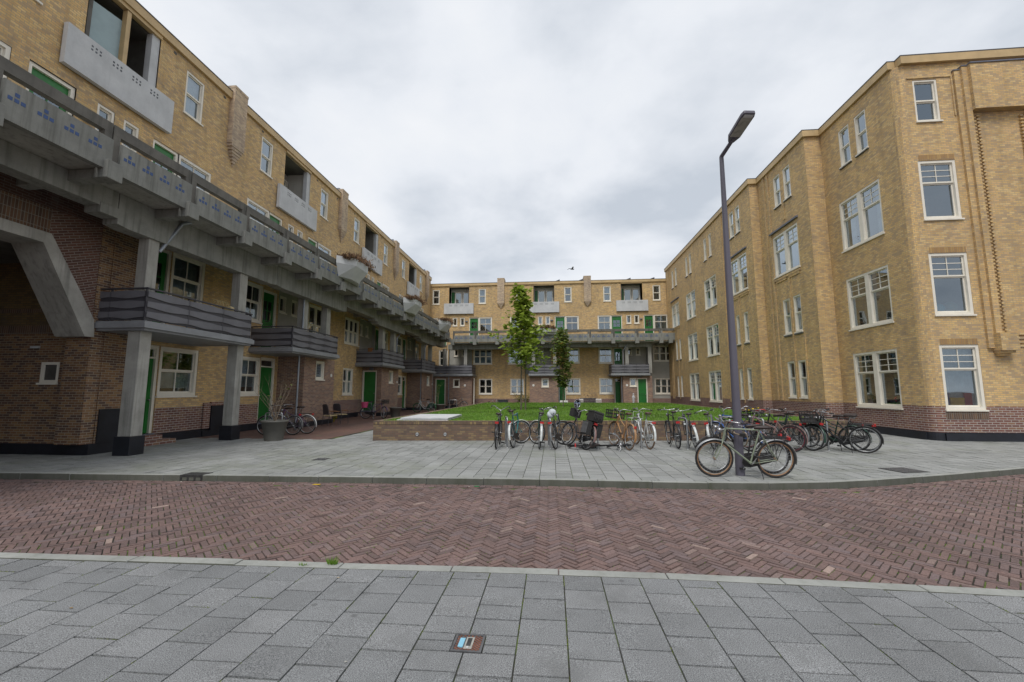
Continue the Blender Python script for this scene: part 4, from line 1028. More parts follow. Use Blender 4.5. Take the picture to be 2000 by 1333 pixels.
for c in np.arange(-11.3, 10.6, 2.2): m = MB(); m.box(c - .05, c + .05, -.012, 0, 11.95, 12.02); m.build('vent_brick', ['concdark'], BW)
chimney(BW, -5.01, .7, -.2, 12.78, 10.28, 9.7, False); chimney(BW, 3.51, .7, -.2, 12.8, 10.3, 9.72, False)
for c, k in wins: window(BW, c - .36, 10.26, .72, 1.49, split=.5, cas=.07, curtain=('full', 1, 0, 'curtain') if k in ('c', 1) else None)
for c, k in lg: loggia(BW, c, 9.3, 11.99, 9.24, 10.3, .9, 3.0, kind=k, post=False, w=1.02)
for i, (k, a, b) in enumerate(g2):
    if k == 'small': window(BW, a, 8.03, b - a, .83, cas=.065, curtain=('full', 1, 0, 'curtain') if i in (2, 3) else None)
    elif k == 'win': window(BW, a, 7.35, b - a, 1.51, split=.55, ug=(2, 1), lg=(2, 1), cas=.09, curtain=(('full', 1, 0, 'curtain'), ('full', 1, .5, 'curtain'), None)[i % 3])
    else: door(BW, a, 6.1, b - a, 2.76, glass='top', cas=.08, hand=1 if i % 2 else -1)
for c in (-8.45, -.0, 8.55):
    m = MB(); m.ball((0, 0, 0), .14, .1, .08, 14, 8); m.build('wall_light', ['lead'], BW, (c, -.07, 8.45))
for i, (k, a, b, c, d) in enumerate(f1 + g0):
    if k == 'win': window(BW, a, c, b - a, d - c, split=.5, ug=(2, 1), lg=(2, 1), cas=.09, curtain=('full', .5, .1, 'blind') if i % 2 else ('sides', 1, 0, 'curtain'))
    elif k == 'door': door(BW, a, c, b - a, d - c, fan=.2 if c < 1 else 0, glass='half' if c > 1 else None)
    else: window(BW, a, c, b - a, d - c, units=int(k[-1]), split=.5, cas=.08, mull=.07, curtain=('full', 1, 0, 'blind') if (k == 'case3' and c < 2) or i == 0 else None)
for a, b in rec2:
    m = MB(); cc = (a + b) / 2 - .1; wall(m, a, b, 3.2, 5.95, [(cc - .6, cc - .18, 5.0, 5.72), (cc + .18, cc + .6, 5.0, 5.72)], [(9, 0)], .2); m.build('plaster_wall', ['plaster'], BW)
    for s in (-.6, .18): window(BW, cc + s, 5.0, .42, .72, .2, cas=.055)
rooms(BW, -12.1, 11.5, [6.05, 9.15, 12.08], .16, 2.4, [-8.3, -5, -1.7, 1.4, 4.3, 6.8, 9], 'room_interior')
rooms(BW, -12.1, 11.5, [0, 3.1, 5.98], .24, 2.4, [-8.3, -5, -1.7, 1.4, 4.3, 6.8, 9], 'room_interior')
m = MB(); m.box(-9.5, 11.3, GB + .14, -.02, 6.0, 6.12); G_B = m.build('gallery', ['conc'], BW)
def panel_b():
    m = MB(); L = 2.12; j = .012
    m.box(j, L - j, GB, GB + .15, 6.99, 7.2, 2); m.box(j, .16, GB + .001, GB + .15, 6.0, 6.989, 2); m.box(L - .16, L - j, GB + .001, GB + .15, 6.75, 6.989, 2); m.box(.15, L - j, GB - .05, GB + .09, 6.14, 6.77)
    for gxx in (.36, .82, 1.28, 1.74): tiles6(m, gxx, GB - .05, 6.5, .07, .095, .105, 1, (3, 1))
    return m.mesh('parapet_panel', ['concpanel', 'blue', 'concrail'])
pb = panel_b(); jb = [-9.3 + 2.12 * i for i in range(10)]
for x in jb[:-1]: place('parapet_panel', pb, G_B, (x, 0, 0))
m = MB(); m.box(9.79, 11.2, GB, GB + .15, 6.99, 7.2, 2); m.box(9.79, 9.93, GB, GB + .149, 6.0, 6.989); m.box(9.93, 11.2, GB - .05, GB + .09, 6.14, 6.77); tiles6(m, 10.3, GB - .05, 6.5, .07, .095, .105, 1, (3, 1)); m.build('parapet_panel', ['concpanel', 'blue', 'concrail'], G_B)
m = MB(); m.box(-.165, .165, GB - .16, GB + .16, 5.87, 6.4); m.prism([(GB + .16, 5.88), (-.45, 5.8), (-.45, 5.998), (GB + .16, 5.998)], -.12, .12, 'x'); cb = m.mesh('corbel', ['concpanel'])
for x in jb + [10.6]: place('corbel', cb, G_B, (x, 0, 0))
m = MB(); m.box(-9.9, -3.9, -1.6, -1.25, 5.52, 5.995); m.box(-3.8, 1.6, -1.6, -1.25, 5.62, 5.995); m.box(1.7, 6.0, -1.6, -1.25, 5.62, 5.995); m.box(6.1, 9.1, -1.6, -1.25, 5.6, 5.995); m.build('gallery_beam', ['concpanel'], G_B)
for x in (-10.4, -8.35, -1.9, .1, 6.7, 8.75): m = MB(); m.box(0, .3, -1.58, -1.3, 3.2, 5.6); m.build('gallery_column', ['conc'], G_B, (x, 0, 0))
def pbox(x):
    m = MB(); m.prism([(-1.3, GB - .05), (-.8, GB - .5), (.8, GB - .5), (1.3, GB - .05)], 6.95, 7.3); m.prism([(-1.1, GB - .05), (-.6, GB - .3), (.6, GB - .3), (1.1, GB - .05)], 6.75, 6.949)
    return m.build('planter_box', ['conclight'], G_B, (x, 0, 0))
pbox(-.75)
balcony(BW, -11.2, -7.45, -2.0, 3.18, .24); balcony(BW, -2.15, .72, -2.0, 3.18, .24); balcony(BW, 5.35, 8.75, -2.0, 3.18, .24)
def porchb(x0, x1, yf, dr=None, wn=None, open_left=False):
    m = MB(); h = [q for q in (dr, wn) if q]
    wall(m, x0, x1, 0, 2.94, h, [(.18, 1), (9, 0)], yf, .12)
    m.add([(x0, yf, 0), (x0, 0, 0), (x0, 0, 2.94), (x0, yf, 2.94)], [(0, 3, 2, 1)]); m.add([(x1, yf, 0), (x1, 0, 0), (x1, 0, 2.94), (x1, yf, 2.94)], [(0, 1, 2, 3)])
    m.box(x0 + .02, x1 - .02, yf + .3, yf + .34, 0, 2.92)
    o = m.build('porch', ['brown', 'black'], BW)
    if dr: door(o, dr[0], dr[2], dr[1] - dr[0], dr[3] - dr[2], yf, cas=.09)
    if wn: window(o, wn[0], wn[2], wn[1] - wn[0], wn[3] - wn[2], yf, cas=.08)
    return o
porchb(-11.3, -7.55, -1.7, (-11.05, -10.05, .1, 2.75), (-9.34, -8.7, 1.92, 2.72))
porchb(-2.1, .55, -1.7, None, (-1.0, -.33, 1.95, 2.75))
porchb(6.4, 9.0, -1.7, (7.66, 8.56, .1, 2.75), (7.0, 7.62, 1.98, 2.75))
for pts in ([(-9.75, -1.76, 2.94), (-9.75, -1.76, 0)], [(6.3, -1.6, 2.94), (6.3, -1.6, 0)], [(.62, -1.6, 2.94), (.62, -1.6, 0)], [(8.9, -1.2, 5.9), (8.9, -1.2, 3.2)], [(6.9, -1.6, 5.9), (6.5, -1.65, 5.2), (6.5, -1.65, 3.3)]): pipe(BW, pts)
pipe(BW, [(-7.42, -1.2, 2.8), (-7.42, -1.2, 0)], .06, 'downpipe', 'white')
m = MB(); m.lathe([(.1, 0), (.11, .01), (.1, .02)], 14); npm = m.mesh('number_plate', ['whiter'])
for x in (-8.2, -1.75, 6.75): place('number_plate', npm, BW, (x, -1.7, 2.1), (R(90), 0, 0))
m = MB(); m.ball((0, 0, 0), .18, .12, .08, 14, 8); m.build('wall_light', ['lead'], BW, (7.9, -1.78, 2.9))
for x in (-.1, 2.2, 6.9, 9.2):
    m = MB(); m.prism([(0, 0), (.95, 0), (.95, .34)], -.5, .5, 'y'); o = m.build('solar_panel', ['solar'], BW, (x, 1.3, 12.42))

# ================================================================== RIGHT WING (local x = -Y, local y = X - 11)
RW = thing('apartment_building', 'right yellow brick building of four storeys with stepped front and rounded corner', 'building', (11.0, 0, 0), R(-90))
RT = 13.0
def pairR(x, z): window(RW, x, z, 2.25, 2.1, cury, units=2, split=.62, ug=(2, 3), cas=.085, mull=.2, bar=.022, curtain=rnd.choice([None, ('full', 1, 0, 'curtain'), ('sides', 1, 0, 'curtain'), ('left', 1, 0, 'curtain')]))
segs = [  # (Y0, Y1, X) near to far
    (15.45, 19.4, 12.15), (19.4, 23.85, 11.45), (23.85, 41.7, 11.0)]
zr = {1: .99, 2: 4.06, 3: 7.33}
h4 = (10.88, 12.46)
lay = {0: dict(top=[(16.67, 17.29), (17.61, 18.25)], pair=[(16.33, z) for z in (.98, 4.05, 7.34)], narrow=[]),
       1: dict(top=[(20.69, 21.31), (21.61, 22.23)], pair=[(20.42, 7.32)], narrow=[(20.61, 21.22), (21.52, 22.14)]),
       2: dict(top=[(25.24, 25.84), (26.1, 26.7), (29.78, 30.22), (30.75, 31.25), (34.1, 34.6), (35.05, 35.55), (38.1, 38.6), (39.15, 39.65)],
               pair=[(24.7, 7.33), (29.3, .86), (29.3, 4.0), (29.3, 7.33), (33.55, .86), (33.55, 3.96), (33.55, 7.3), (37.8, 7.22)], narrow=[(24.95, 25.5), (25.95, 26.5), (37.7, 38.2), (38.7, 39.2)])}
m = MB()
zones = [(.27, 2), (1.1, 1), (14, 0)]
for k, (a, b, X) in enumerate(segs):
    hs = []
    yy = X - 11.0
    for (p, q) in lay[k]['top']: hs.append((-q, -p, h4[0], h4[1]))
    for (p, z) in lay[k]['pair']: hs.append((-(p + 2.25), -p, z, z + 2.1))
    for (p, q) in lay[k]['narrow']:
        hs.append((-q, -p, 4.33, 6.05)); hs.append((-q, -p, 1.28 if k == 1 else 1.12, 3.0 if k == 1 else 2.87))
    wall(m, -b, -a, 0, RT, hs, zones, yy)
    if k < 2 or True:
        # step facing the street at the near end of this piece
        nx = segs[k - 1][2] if k else None
        if nx:
            for za, zb, mt in ((0, .27, 2), (.27, 1.1, 1), (1.1, RT, 0)):
                m.add([(-a, yy, za), (-a, nx - 11, za), (-a, nx - 11, zb), (-a, yy, zb)], [(0, 1, 2, 3)], mt)
# rounded corner between the side (X=12.15) and the street front (Y=15.15), with a rib
cen = (12.15 + .3, 15.15 + .3)
arc = []
for i in range(7):
    t_ = i / 6 * math.pi / 2; arc.append((-(cen[1] - .3 * math.sin(t_)), cen[0] - .3 * math.cos(t_) - 11))
for i in range(6):
    for za, zb, mt in ((0, .27, 2), (.27, 1.1, 1), (1.1, RT, 0)):
        m.add([(arc[i][0], arc[i][1], za), (arc[i + 1][0], arc[i + 1][1], za), (arc[i + 1][0], arc[i + 1][1], zb), (arc[i][0], arc[i][1], zb)], [(0, 1, 2, 3)], mt)
m.add([(-41.7, 0, RT), (-23.85, 0, RT), (-23.85, 12, RT), (-41.7, 12, RT)], [(0, 1, 2, 3)], 4)
m.add([(-23.85, .45, RT), (-19.4, .45, RT), (-19.4, 12, RT), (-23.85, 12, RT)], [(0, 1, 2, 3)], 4)
m.add([(-19.4, 1.2, RT), (-15.3, 1.2, RT), (-15.3, 12, RT), (-19.4, 12, RT)], [(0, 1, 2, 3)], 4)
RWm = ['yellow', 'band', 'black', 'brown', 'roof', 'plaster']
m.build('side_wall', RWm, RW)
m = MB()
for zz in (0,):
    m.box(-19.39, -15.45, 1.15 - .035, 1.15 - .0, 0, .24); m.box(-15.15 + .0, -15.15 + .03, 1.45, 9.5, 0, .24)
    m.box(-23.8, -19.43, .45 - .03, .45, 0, .24)
m.build('plinth', ['black'], RW)
for k, (a, b, X) in enumerate(segs):
    cury = X - 11.0
    for (p, q) in lay[k]['top']:
        window(RW, -q, h4[0], q - p, h4[1] - h4[0], cury, split=.5, cas=.06, curtain=rnd.choice([None, ('full', 1, 0, 'curtain'), None]))
        mm = MB(); mm.box(-q - .03, -p + .03, cury - .06, cury + .05, h4[0] - .09, h4[0] - .052); mm.build('brick_sill', ['concdark'], RW)
    for (p, z) in lay[k]['pair']: pairR(-(p + 2.25), z)
    for (p, q) in lay[k]['narrow']:
        for (z, h) in ((4.33, 1.72), (1.28 if k == 1 else 1.12, 1.72 if k == 1 else 1.75)):
            window(RW, -q, z, q - p, h, cury, split=.52, cas=.065, curtain=rnd.choice([None, ('full', 1, 0, 'curtain')]))
            if z > 4:
                mm = MB(); mm.box(-q - .03, -p + .03, cury - .05, cury + .05, z - .12, z - .052); mm.build('brick_sill', ['concdark'], RW)
# narrow shadow grooves, lead caps and corbels of the stair bays
def grooves(xs, y, z0, z1, nm='brick_rib', t=.05, w=.085):
    mm = MB()
    for x in xs: mm.box(x - w, x + w, y - t, y, z0, z1)
    mm.build(nm, ['yellow'], RW)
grooves([-22.75, -23.15], .45, 1.12, 12.95, w=.07); grooves([-21.42], .45, 9.95, 10.75, t=.03); grooves([-21.37], .45, 1.2, 7.0, t=.035, w=.05); grooves([-20.5], .45, 1.2, 4.1, t=.035, w=.05)
grooves([-27.4, -27.85], 0, .9, 12.95, w=.07); grooves([-25.95], 0, .9, 7.0, t=.035, w=.05); grooves([-40.2, -40.6], 0, .9, 12.95, w=.07); grooves([-38.45], 0, .9, 7.0, t=.035, w=.05)
mm = MB()
for (x0, x1, y) in ((-22.85, -20.3, .45), (-27.1, -24.6, 0), (-40.1, -37.7, 0)):
    mm = MB(); mm.box(x0, x1, y - .09, y + .0, 9.62, 9.7); mm.build('lead_cap', ['lead'], RW)
mm = MB()
for (x0, x1, y) in ((-22.7, -20.4, .45), (-27.0, -24.65, 0), (-40.05, -37.75, 0)):
    mm.box(x0, x1, y - .05, y, 7.12, 7.22); 
    for i in range(2): mm.box(x0 + .15 + i * 1.15, x0 + 1.1 + i * 1.15, y - .035, y - .0, 7.0, 7.119)
mm.build('window_corbel', ['yellow'], RW)
# street front
holes = [(12.68, 13.46, 10.86, 12.41)] + [(12.56, 13.74, z, z + 2.09) for z in (.985, 4.065, 7.33)]
FRX = 22.0
m = MB(); wall(m, 12.45, FRX, 0, RT, holes, zones, 0)
m.add([(FRX, 0, 0), (FRX, 12, 0), (FRX, 12, RT), (FRX, 0, RT)], [(0, 1, 2, 3)])
RF = m.build('street_front', RWm, RW, (-15.15, -11, 0), R(90))
cury = 0
def wF(x, z, w_, h, **k): return window(RF, x, z, w_, h, 0, **k)
wF(12.68, 10.86, .78, 1.55, split=.5, cas=.065, curtain=None)
wF(12.56, 7.33, 1.18, 2.09, split=.62, ug=(2, 3), cas=.09, bar=.022, curtain=None)
wF(12.56, 4.065, 1.18, 2.09, split=.62, ug=(2, 3), cas=.09, bar=.022, curtain=None)
wF(12.56, .985, 1.18, 2.09, split=.62, ug=(2, 3), cas=.09, bar=.022, curtain=('full', 1, 0, 'curtain'))
m = MB()
# recess mouldings and the stepped pilaster with lead cap
m.box(12.5, 13.95, -.03, 0, 12.46, 12.5); m.box(13.9, 13.95, -.03, 0, 11.0, 12.459)
m.box(13.98, 14.16, -.08, 0, 2.95, 12.62); m.box(14.16, 14.34, -.16, 0, 3.4, 12.7); m.box(14.34, FRX, -.26, 0, 11.08, 12.72)
m.box(14.14, 14.66, -.3, 0, 2.86, 3.42); m.box(14.16, 14.6, -.22, 0, 2.78, 2.859); m.box(14.2, 14.52, -.14, 0, 2.7, 2.779)
for i in range(4): m.box(14.7, 17.0, -.03 - .012 * i, 0, 2.98 + i * .13, 3.05 + i * .13)
m.box(15.0, FRX, -.05, 0, .9, 2.5)
m.build('relief_panel', ['yellow'], RF)
m = MB(); m.box(13.96, 14.18, -.1, 0, 12.625, 12.66); m.box(14.15, 14.37, -.18, 0, 12.705, 12.74); m.box(14.33, FRX, -.29, 0, 12.725, 12.77); m.build('lead_cap', ['lead'], RF)
for cx, zt in ((14.5, 11.0), (15.97, 11.0)):
    m = MB(); n = int((zt - 3.45) / .125)
    for i in range(n):
        z = 3.45 + i * .125
        for s in (-1, 1):
            zz = z + (.062 if s > 0 else 0); m.box(cx + s * .065 - .05, cx + s * .065 + .05, -.075, 0, zz, zz + .058)
    m.build('projecting_bricks', ['yellow'], RF)
m = MB(); m.box(12.45, FRX, -.035, 0, 0, .24); m.build('plinth', ['black'], RF)
for z in (3.075, 6.155, 9.425):
    m = MB(); m.box(12.6, 13.72, -.006, 0, z, z + .2); m.build('soldier_course', ['soldiery'], RF)
for z in (.93,):
    m = MB(); m.box(12.54, 13.78, -.012, 0, z - .24, z); m.build('sill_course', ['soldier'], RF)
# cornice
m = MB()
def corn(x0, x1, y0, y1):
    m.box(x0, x1, y0, y1, RT - .003, RT + .27); m.box(x0 - .004, x1 + .004, y0 - .012, y1 + .012, RT + .271, RT + .31, 1)
corn(-41.7, -23.75, -.1, 1.2); corn(-23.744, -19.3, .35, 1.7); corn(-19.294, -15.3, 1.05, 2.2); corn(-15.29, -15.03, 1.3, 11)
m.build('cornice', ['beige', 'roof'], RW)
rooms(RW, -41.6, -19.5, [0, 3.2, 6.4, 9.6, 12.98], .62, 3.0, [-36.7, -33, -28.8, -27.2, -23.6], 'room_interior')
rooms(RW, -19.4, -15.32, [0, 3.2, 6.4, 9.6, 12.98], 1.32, 4.6, [], 'room_interior', False)

# ================================================================== BICYCLES
RAD = .345; WB_ = 1.08
def paint(name, col, rough=.35): 
    if name not in M: M[name] = plain(name, col, rough, .12, 12)
    return name
paint('paint_black', (.018, .018, .02)); paint('paint_teal', (.02, .16, .17)); paint('paint_blue', (.02, .09, .30)); paint('paint_white', (.62, .64, .63)); paint('paint_copper', (.36, .19, .08), .4)
paint('paint_sage', (.25, .29, .21), .45); paint('paint_darkgreen', (.015, .05, .035)); paint('paint_red', (.13, .015, .025)); paint('paint_grey', (.045, .05, .055)); paint('paint_purple', (.10, .05, .14)); paint('paint_green', (.03, .24, .07)); paint('paint_silver', (.16, .165, .17))
paint('rustrim', (.30, .17, .09), .5); paint('paint_rustpink', (.22, .13, .12), .5); paint('paint_cream', (.6, .55, .42))
def wheel_parts(tyre, rim, tr=.019):
    key = ('wheel', tyre, rim, tr)
    def mk():
        a = MB(); a.torus((0, 0, 0), RAD - tr, tr, 'y', 44, 8); b = MB(); b.torus((0, 0, 0), RAD - tr * 2 - .008, .011, 'y', 44, 6, sq=1.25)
        b.tube([(0, -.045, 0), (0, .045, 0)], .018, 8); b.tube([(0, -.07, 0), (0, .07, 0)], .006, 6)
        c = MB(); r1 = RAD - tr * 2 - .015
        for i in range(28):
            t0 = 2 * math.pi * i / 28; s = 1 if i % 2 else -1; t1 = t0 + (.9 if i % 4 < 2 else -.9)
            c.tube([(.017 * math.cos(t1), s * .03, .017 * math.sin(t1)), (r1 * math.cos(t0), 0, r1 * math.sin(t0))], .0016, 3, cap=False)
        return a.mesh('wheel', [tyre]), b.mesh('rim', [rim]), c.mesh('spokes', ['steel'])
    return wmesh(key, mk)
def bike(name, label, px, py, head, steer=0, lean=0, style='city', col='paint_black', tyre='rubber', rim='steel', fender=None, seat='leather', bar='chrome', grips='rubber', rack=True, crate=None, light=True, chain='paint_black', cat='bicycle', group='bicycles parked round the courtyard', stand=True, frontrack=False, barstyle='town', seatz=.0, coat=None, kid=1.0, roll=0.):
    """root stands at the middle between the wheels; x runs forward"""
    t = thing(name, label, cat, (px, py, 0), 0, group)
    t.rotation_euler = Euler((R(lean), R(roll), R(head)), 'XYZ'); t.scale = (kid, kid, kid)
    xr, xf = -WB_ / 2, WB_ / 2
    f = MB(); bb = (xr + .44, 0, .27); st = (xr + .30, 0, .80) if style != 'diamond' else (xr + .275, 0, .875); ht = (xf - .20, 0, .90); hb = (xf - .155, 0, .66)
    T = .015
    if style == 'diamond':
        f.tube([st, ht], T); f.tube([hb, bb], .017); f.tube([bb, st], .015)
    elif style == 'step':
        f.tube([(hb[0], 0, hb[2] + .03), (xf - .33, 0, .47), (xf - .52, 0, .31), bb], .019)
        f.tube([(ht[0], 0, ht[2] - .04), (xf - .36, 0, .60), (xf - .58, 0, .41), (bb[0] - .05, 0, .42)], .014); f.tube([bb, st], .016)
    else:
        f.tube([ht, (xf - .40, 0, .74), (xr + .36, 0, .60)], T); f.tube([hb, bb], .018); f.tube([bb, st], .016)
    f.tube([(ht[0] - .008, 0, ht[2] + .03), (hb[0] + .008, 0, hb[2] - .03)], .02)
    for s in (-1, 1):
        f.tube([(bb[0], s * .02, bb[2]), (bb[0] - .1, s * .04, bb[2] + .01), (xr, s * .055, RAD)], .009, 6)
        f.tube([(st[0], s * .015, st[2] - .04), (xr, s * .055, RAD)], .008, 6)
    f.tube([(bb[0], -.04, bb[2]), (bb[0], .04, bb[2])], .024, 10)
    f.tube([st, (st[0] - .035, 0, .93 + seatz)], .012, 8, 1)
    f.build('frame', [col, 'chrome'], t)
    def wheel(x, parent, ang=0):
        a, b, c = wheel_parts(tyre, rim)
        o = place('wheel', a, parent, (x, 0, RAD), Euler((0, R(rnd.uniform(0, 90)), 0))); place('rim', b, o); place('spokes', c, o); return o
    wheel(xr, t)
    # steered assembly
    piv = xf - .03
    fk = MB()
    fk.tube([(hb[0] + .01 - piv, 0, hb[2] - .02), (hb[0] + .02 - piv, 0, .71 - .02)], .018)
    for s in (-1, 1): fk.tube([(hb[0] + .015 - piv, 0, .69), (hb[0] + .02 - piv, s * .05, .68), (xf - .075 - piv, s * .055, .48), (xf - piv, s * .055, RAD)], .010, 6)
    fk.tube([(ht[0] - piv, 0, ht[2]), (ht[0] - .02 - piv, 0, 1.0)], .012, 8, 1)
    F = fk.build('fork', [col, 'chrome'], t, (piv, 0, 0), R(steer))
    wheel(xf - piv, F)
    h = MB(); bx = ht[0] - .02 - piv; bz = 1.02
    if barstyle == 'town': pts = [(-.22, .27), (-.13, .275), (-.02, .23), (.055, .12), (.05, .04), (.03, 0)]; zz = [0.02, .03, .045, .05, .01, -.02]
    elif barstyle == 'flat': pts = [(-.03, .31), (-.02, .2), (.0, .1), (.03, 0)]; zz = [.02, .02, .01, 0]
    else: pts = [(-.12, .26), (-.05, .255), (.03, .2), (.06, .1), (.05, 0)]; zz = [.10, .12, .12, .05, -.02]
    L = [(bx + p[0], p[1], bz + z) for p, z in zip(pts, zz)]; full = L + [(x, -y, z) for x, y, z in L[::-1][1:]]
    h.tube(full, .011, 8)
    for s in (1, -1):
        a, b = L[0], L[1]; h.tube([(a[0] - .005, s * a[1], a[2]), (b[0], s * b[1], b[2])], .017, 8, 1)
        h.tube([(b[0] + .02, s * b[1], b[2] - .01), (b[0] + .04, s * (b[1] + .01), b[2] - .035), (b[0] - .06, s * (b[1] + .025), b[2] - .05)], .005, 5)
    h.ball((bx - .02, .1, bz + .05), .025, .025, .02, 8, 5)
    h.build('handlebar', [bar, grips], F)
    if light:
        l = MB(); l.ball((bx + .12, 0, .87), .05, .045, .045, 12, 8); l.tube([(bx + .02, 0, .9), (bx + .1, 0, .87)], .007, 5); l.build('headlight', ['chrome'], F)
    fm = fender or col
    def guard(a0, a1, cx, parent, mat):
        g = MB(); n = 20; vs = []; r0 = RAD + .022
        for i in range(n + 1):
            a = R(a0 + (a1 - a0) * i / n)
            for (y, dr) in ((-.03, -.012), (-.018, .0), (.018, .0), (.03, -.012)): vs.append((cx + (r0 + dr) * math.cos(a), y, RAD + (r0 + dr) * math.sin(a)))
        g.add(vs, [(4 * i + j, 4 * i + j + 1, 4 * i + j + 5, 4 * i + j + 4) for i in range(n) for j in range(3)], 0, True)
        for a in ((a0 + 25),): g.tube([(cx + (r0 - .01) * math.cos(R(a)), .03, RAD + (r0 - .01) * math.sin(R(a))), (cx, .06, RAD)], .003, 4, 1)
        return g.build('mudguard', [mat, 'chrome'], parent)
    guard(195, 62, xr, t, fm); guard(20, 130, xf - piv, F, fm)
    sd_ = MB(); sx = st[0] - .045; sz = .96 + seatz
    prof = [(-.14, .0, .0), (-.13, .075, .01), (-.06, .085, .012), (.02, .05, .006), (.09, .022, 0), (.14, .014, -.008), (.15, .0, -.01)]
    vs = []
    for (x, w_, z) in prof:
        for k in range(8):
            a = 2 * math.pi * k / 8; vs.append((sx + x, max(w_, .004) * math.cos(a), sz + z + (.028 if math.sin(a) > 0 else .038) * math.sin(a) * (1 if w_ else .2)))
    sd_.add(vs, [(8 * i + k, 8 * i + (k + 1) % 8, 8 * i + 8 + (k + 1) % 8, 8 * i + 8 + k) for i in range(6) for k in range(8)], 0, True)
    for s in (-1, 1): sd_.tube([(sx - .1, s * .04, sz - .03), (sx - .08, s * .04, sz - .075), (sx + .02, 0, sz - .05)], .008, 6, 1)
    sd_.build('saddle', [seat, 'chrome'], t)
    c = MB()
    if chain:
        c.prism([(bb[0] + .12, bb[2] - .02), (bb[0] + .10, bb[2] + .075), (bb[0], bb[2] + .11), (xr, RAD + .05), (xr - .06, RAD + .02), (xr - .05, RAD - .045), (bb[0] - .02, bb[2] - .1), (bb[0] + .08, bb[2] - .085)], -.07, -.045, 'y')
        c.build('chain_case', [chain], t)
    c = MB(); c.tube([(bb[0], -.08, bb[2]), (bb[0] + .09, -.085, bb[2] - .14)], .009, 6); c.tube([(bb[0], .08, bb[2]), (bb[0] - .09, .085, bb[2] + .14)], .009, 6); c.tube([(bb[0], -.085, bb[2]), (bb[0], .085, bb[2])], .012, 8)
    c.box(bb[0] + .045, bb[0] + .135, -.18, -.09, bb[2] - .155, bb[2] - .13, 1); c.box(bb[0] - .135, bb[0] - .045, .09, .18, bb[2] + .13, bb[2] + .155, 1)
    c.build('crank', ['chrome', 'rubber'], t)
    if rack:
        k = MB(); z = RAD * 2 + .06
        for y in (-.055, .055, 0): k.tube([(xr + .24, y, z), (xr - .2, y, z)], .005, 5)
        for x in (xr + .2, xr + .02, xr - .18): k.tube([(x, -.06, z), (x, .06, z)], .005, 5)
        for s in (-1, 1):
            k.tube([(xr + .05, s * .055, z), (xr, s * .065, RAD)], .005, 5); k.tube([(xr - .15, s * .055, z), (xr, s * .065, RAD)], .005, 5)
        k.build('rear_rack', ['paint_black' if col != 'paint_white' else 'paint_white'], t)
    k = MB(); k.box(xr - .235 if rack else xr - .30, xr - .205 if rack else xr - .27, -.05 if rack else -.025, .05 if rack else .025, .70 if rack else .60, .755 if rack else .66); k.build('tail_light', ['red'], t)
    if stand:
        k = MB(); k.tube([(xr + .3, .03, .26), (xr + .28, .16, .012)], .008, 6); k.build('kickstand', ['paint_black'], t)
    if frontrack:
        k = MB(); z = RAD * 2 + .08
        for y in (-.16, -.08, 0, .08, .16): k.tube([(xf - .12 - piv, y, z), (xf + .18 - piv, y, z)], .006, 5)
        for x in (-.12, .03, .18): k.tube([(xf + x - piv, -.165, z), (xf + x - piv, .165, z)], .006, 5)
        k.tube([(xf - .12 - piv, -.16, z), (xf - .12 - piv, -.15, z + .2), (xf - .12 - piv, .15, z + .2), (xf - .12 - piv, .16, z)], .006, 5)
        for s in (-1, 1): k.tube([(xf + .1 - piv, s * .1, z), (xf - piv, s * .065, RAD)], .006, 5)
        k.build('front_rack', [col], F)
    if coat:
        k = MB(); n = 14
        for s in (-1, 1):
            vs = [(xr, s * .045, RAD)] + [(xr + (RAD - .02) * math.cos(R(10 + 130 * i / n)), s * .045, RAD + (RAD - .02) * math.sin(R(10 + 130 * i / n))) for i in range(n + 1)]
            k.add(vs, [(0, i + 1, i + 2) for i in range(n)])
        k.build('coat_guard', [coat], t)
    t['_piv'] = piv
    return t, F
def crate(label, parent_m, cx, cy, cz, sx=.2, sy=.14, h=.22, mat='rubber', rot=0, group=None, cat='crate', euler=None, name='crate'):
    """open plastic crate: bottom, four slatted sides; top-level, set on the bicycle's rack"""
    t = thing(name, label, cat, (0, 0, 0), 0, group)
    t.matrix_world = parent_m @ Matrix.Translation((cx, cy, cz)) @ Matrix.Rotation(rot, 4, 'Z')
    m = MB(); m.box(-sx, sx, -sy, sy, 0, .012); m.build('crate_bottom', [mat], t)
    for (a, b, c, d) in ((-sx, sx, -sy, -sy + .01), (-sx, sx, sy - .01, sy), (-sx, -sx + .01, -sy + .0101, sy - .0101), (sx - .01, sx, -sy + .0101, sy - .0101)):
        m = MB(); m.box(a, b, c, d, h - .03, h); m.box(a, b, c, d, .013, .04); m.box(a, b, c, d, h * .45, h * .62)
        k = 6
        for i in range(k + 1):
            if b - a > d - c: x = a + (b - a - .012) * i / k; m.box(x, x + .012, c + .002, d - .002, .04, h - .03)
            else: y = c + (d - c - .012) * i / k; m.box(a + .002, b - .002, y, y + .012, .04, h - .03)
        m.build('crate_side', [mat], t)
    return t
def bmat(t, F=None):
    e = t.rotation_euler.to_matrix().to_4x4(); mm = Matrix.Translation(t.location) @ e @ Matrix.Diagonal((*t.scale, 1))
    if F: mm = mm @ Matrix.Translation(F.location) @ F.rotation_euler.to_matrix().to_4x4()
    return mm
FG = 'bicycles parked along the garden wall'; PG = 'bicycles locked to the lamp post'; CG = 'bicycles standing before the left wing'
def fr(px, py, head, back=.54):
    """centre from the rear contact point"""
    return px + math.cos(R(head)) * back, py + math.sin(R(head)) * back
def B(rear, head, label, **k):
    x, y = fr(rear[0], rear[1], head); return bike('bicycle', label, x, y, head, **k)
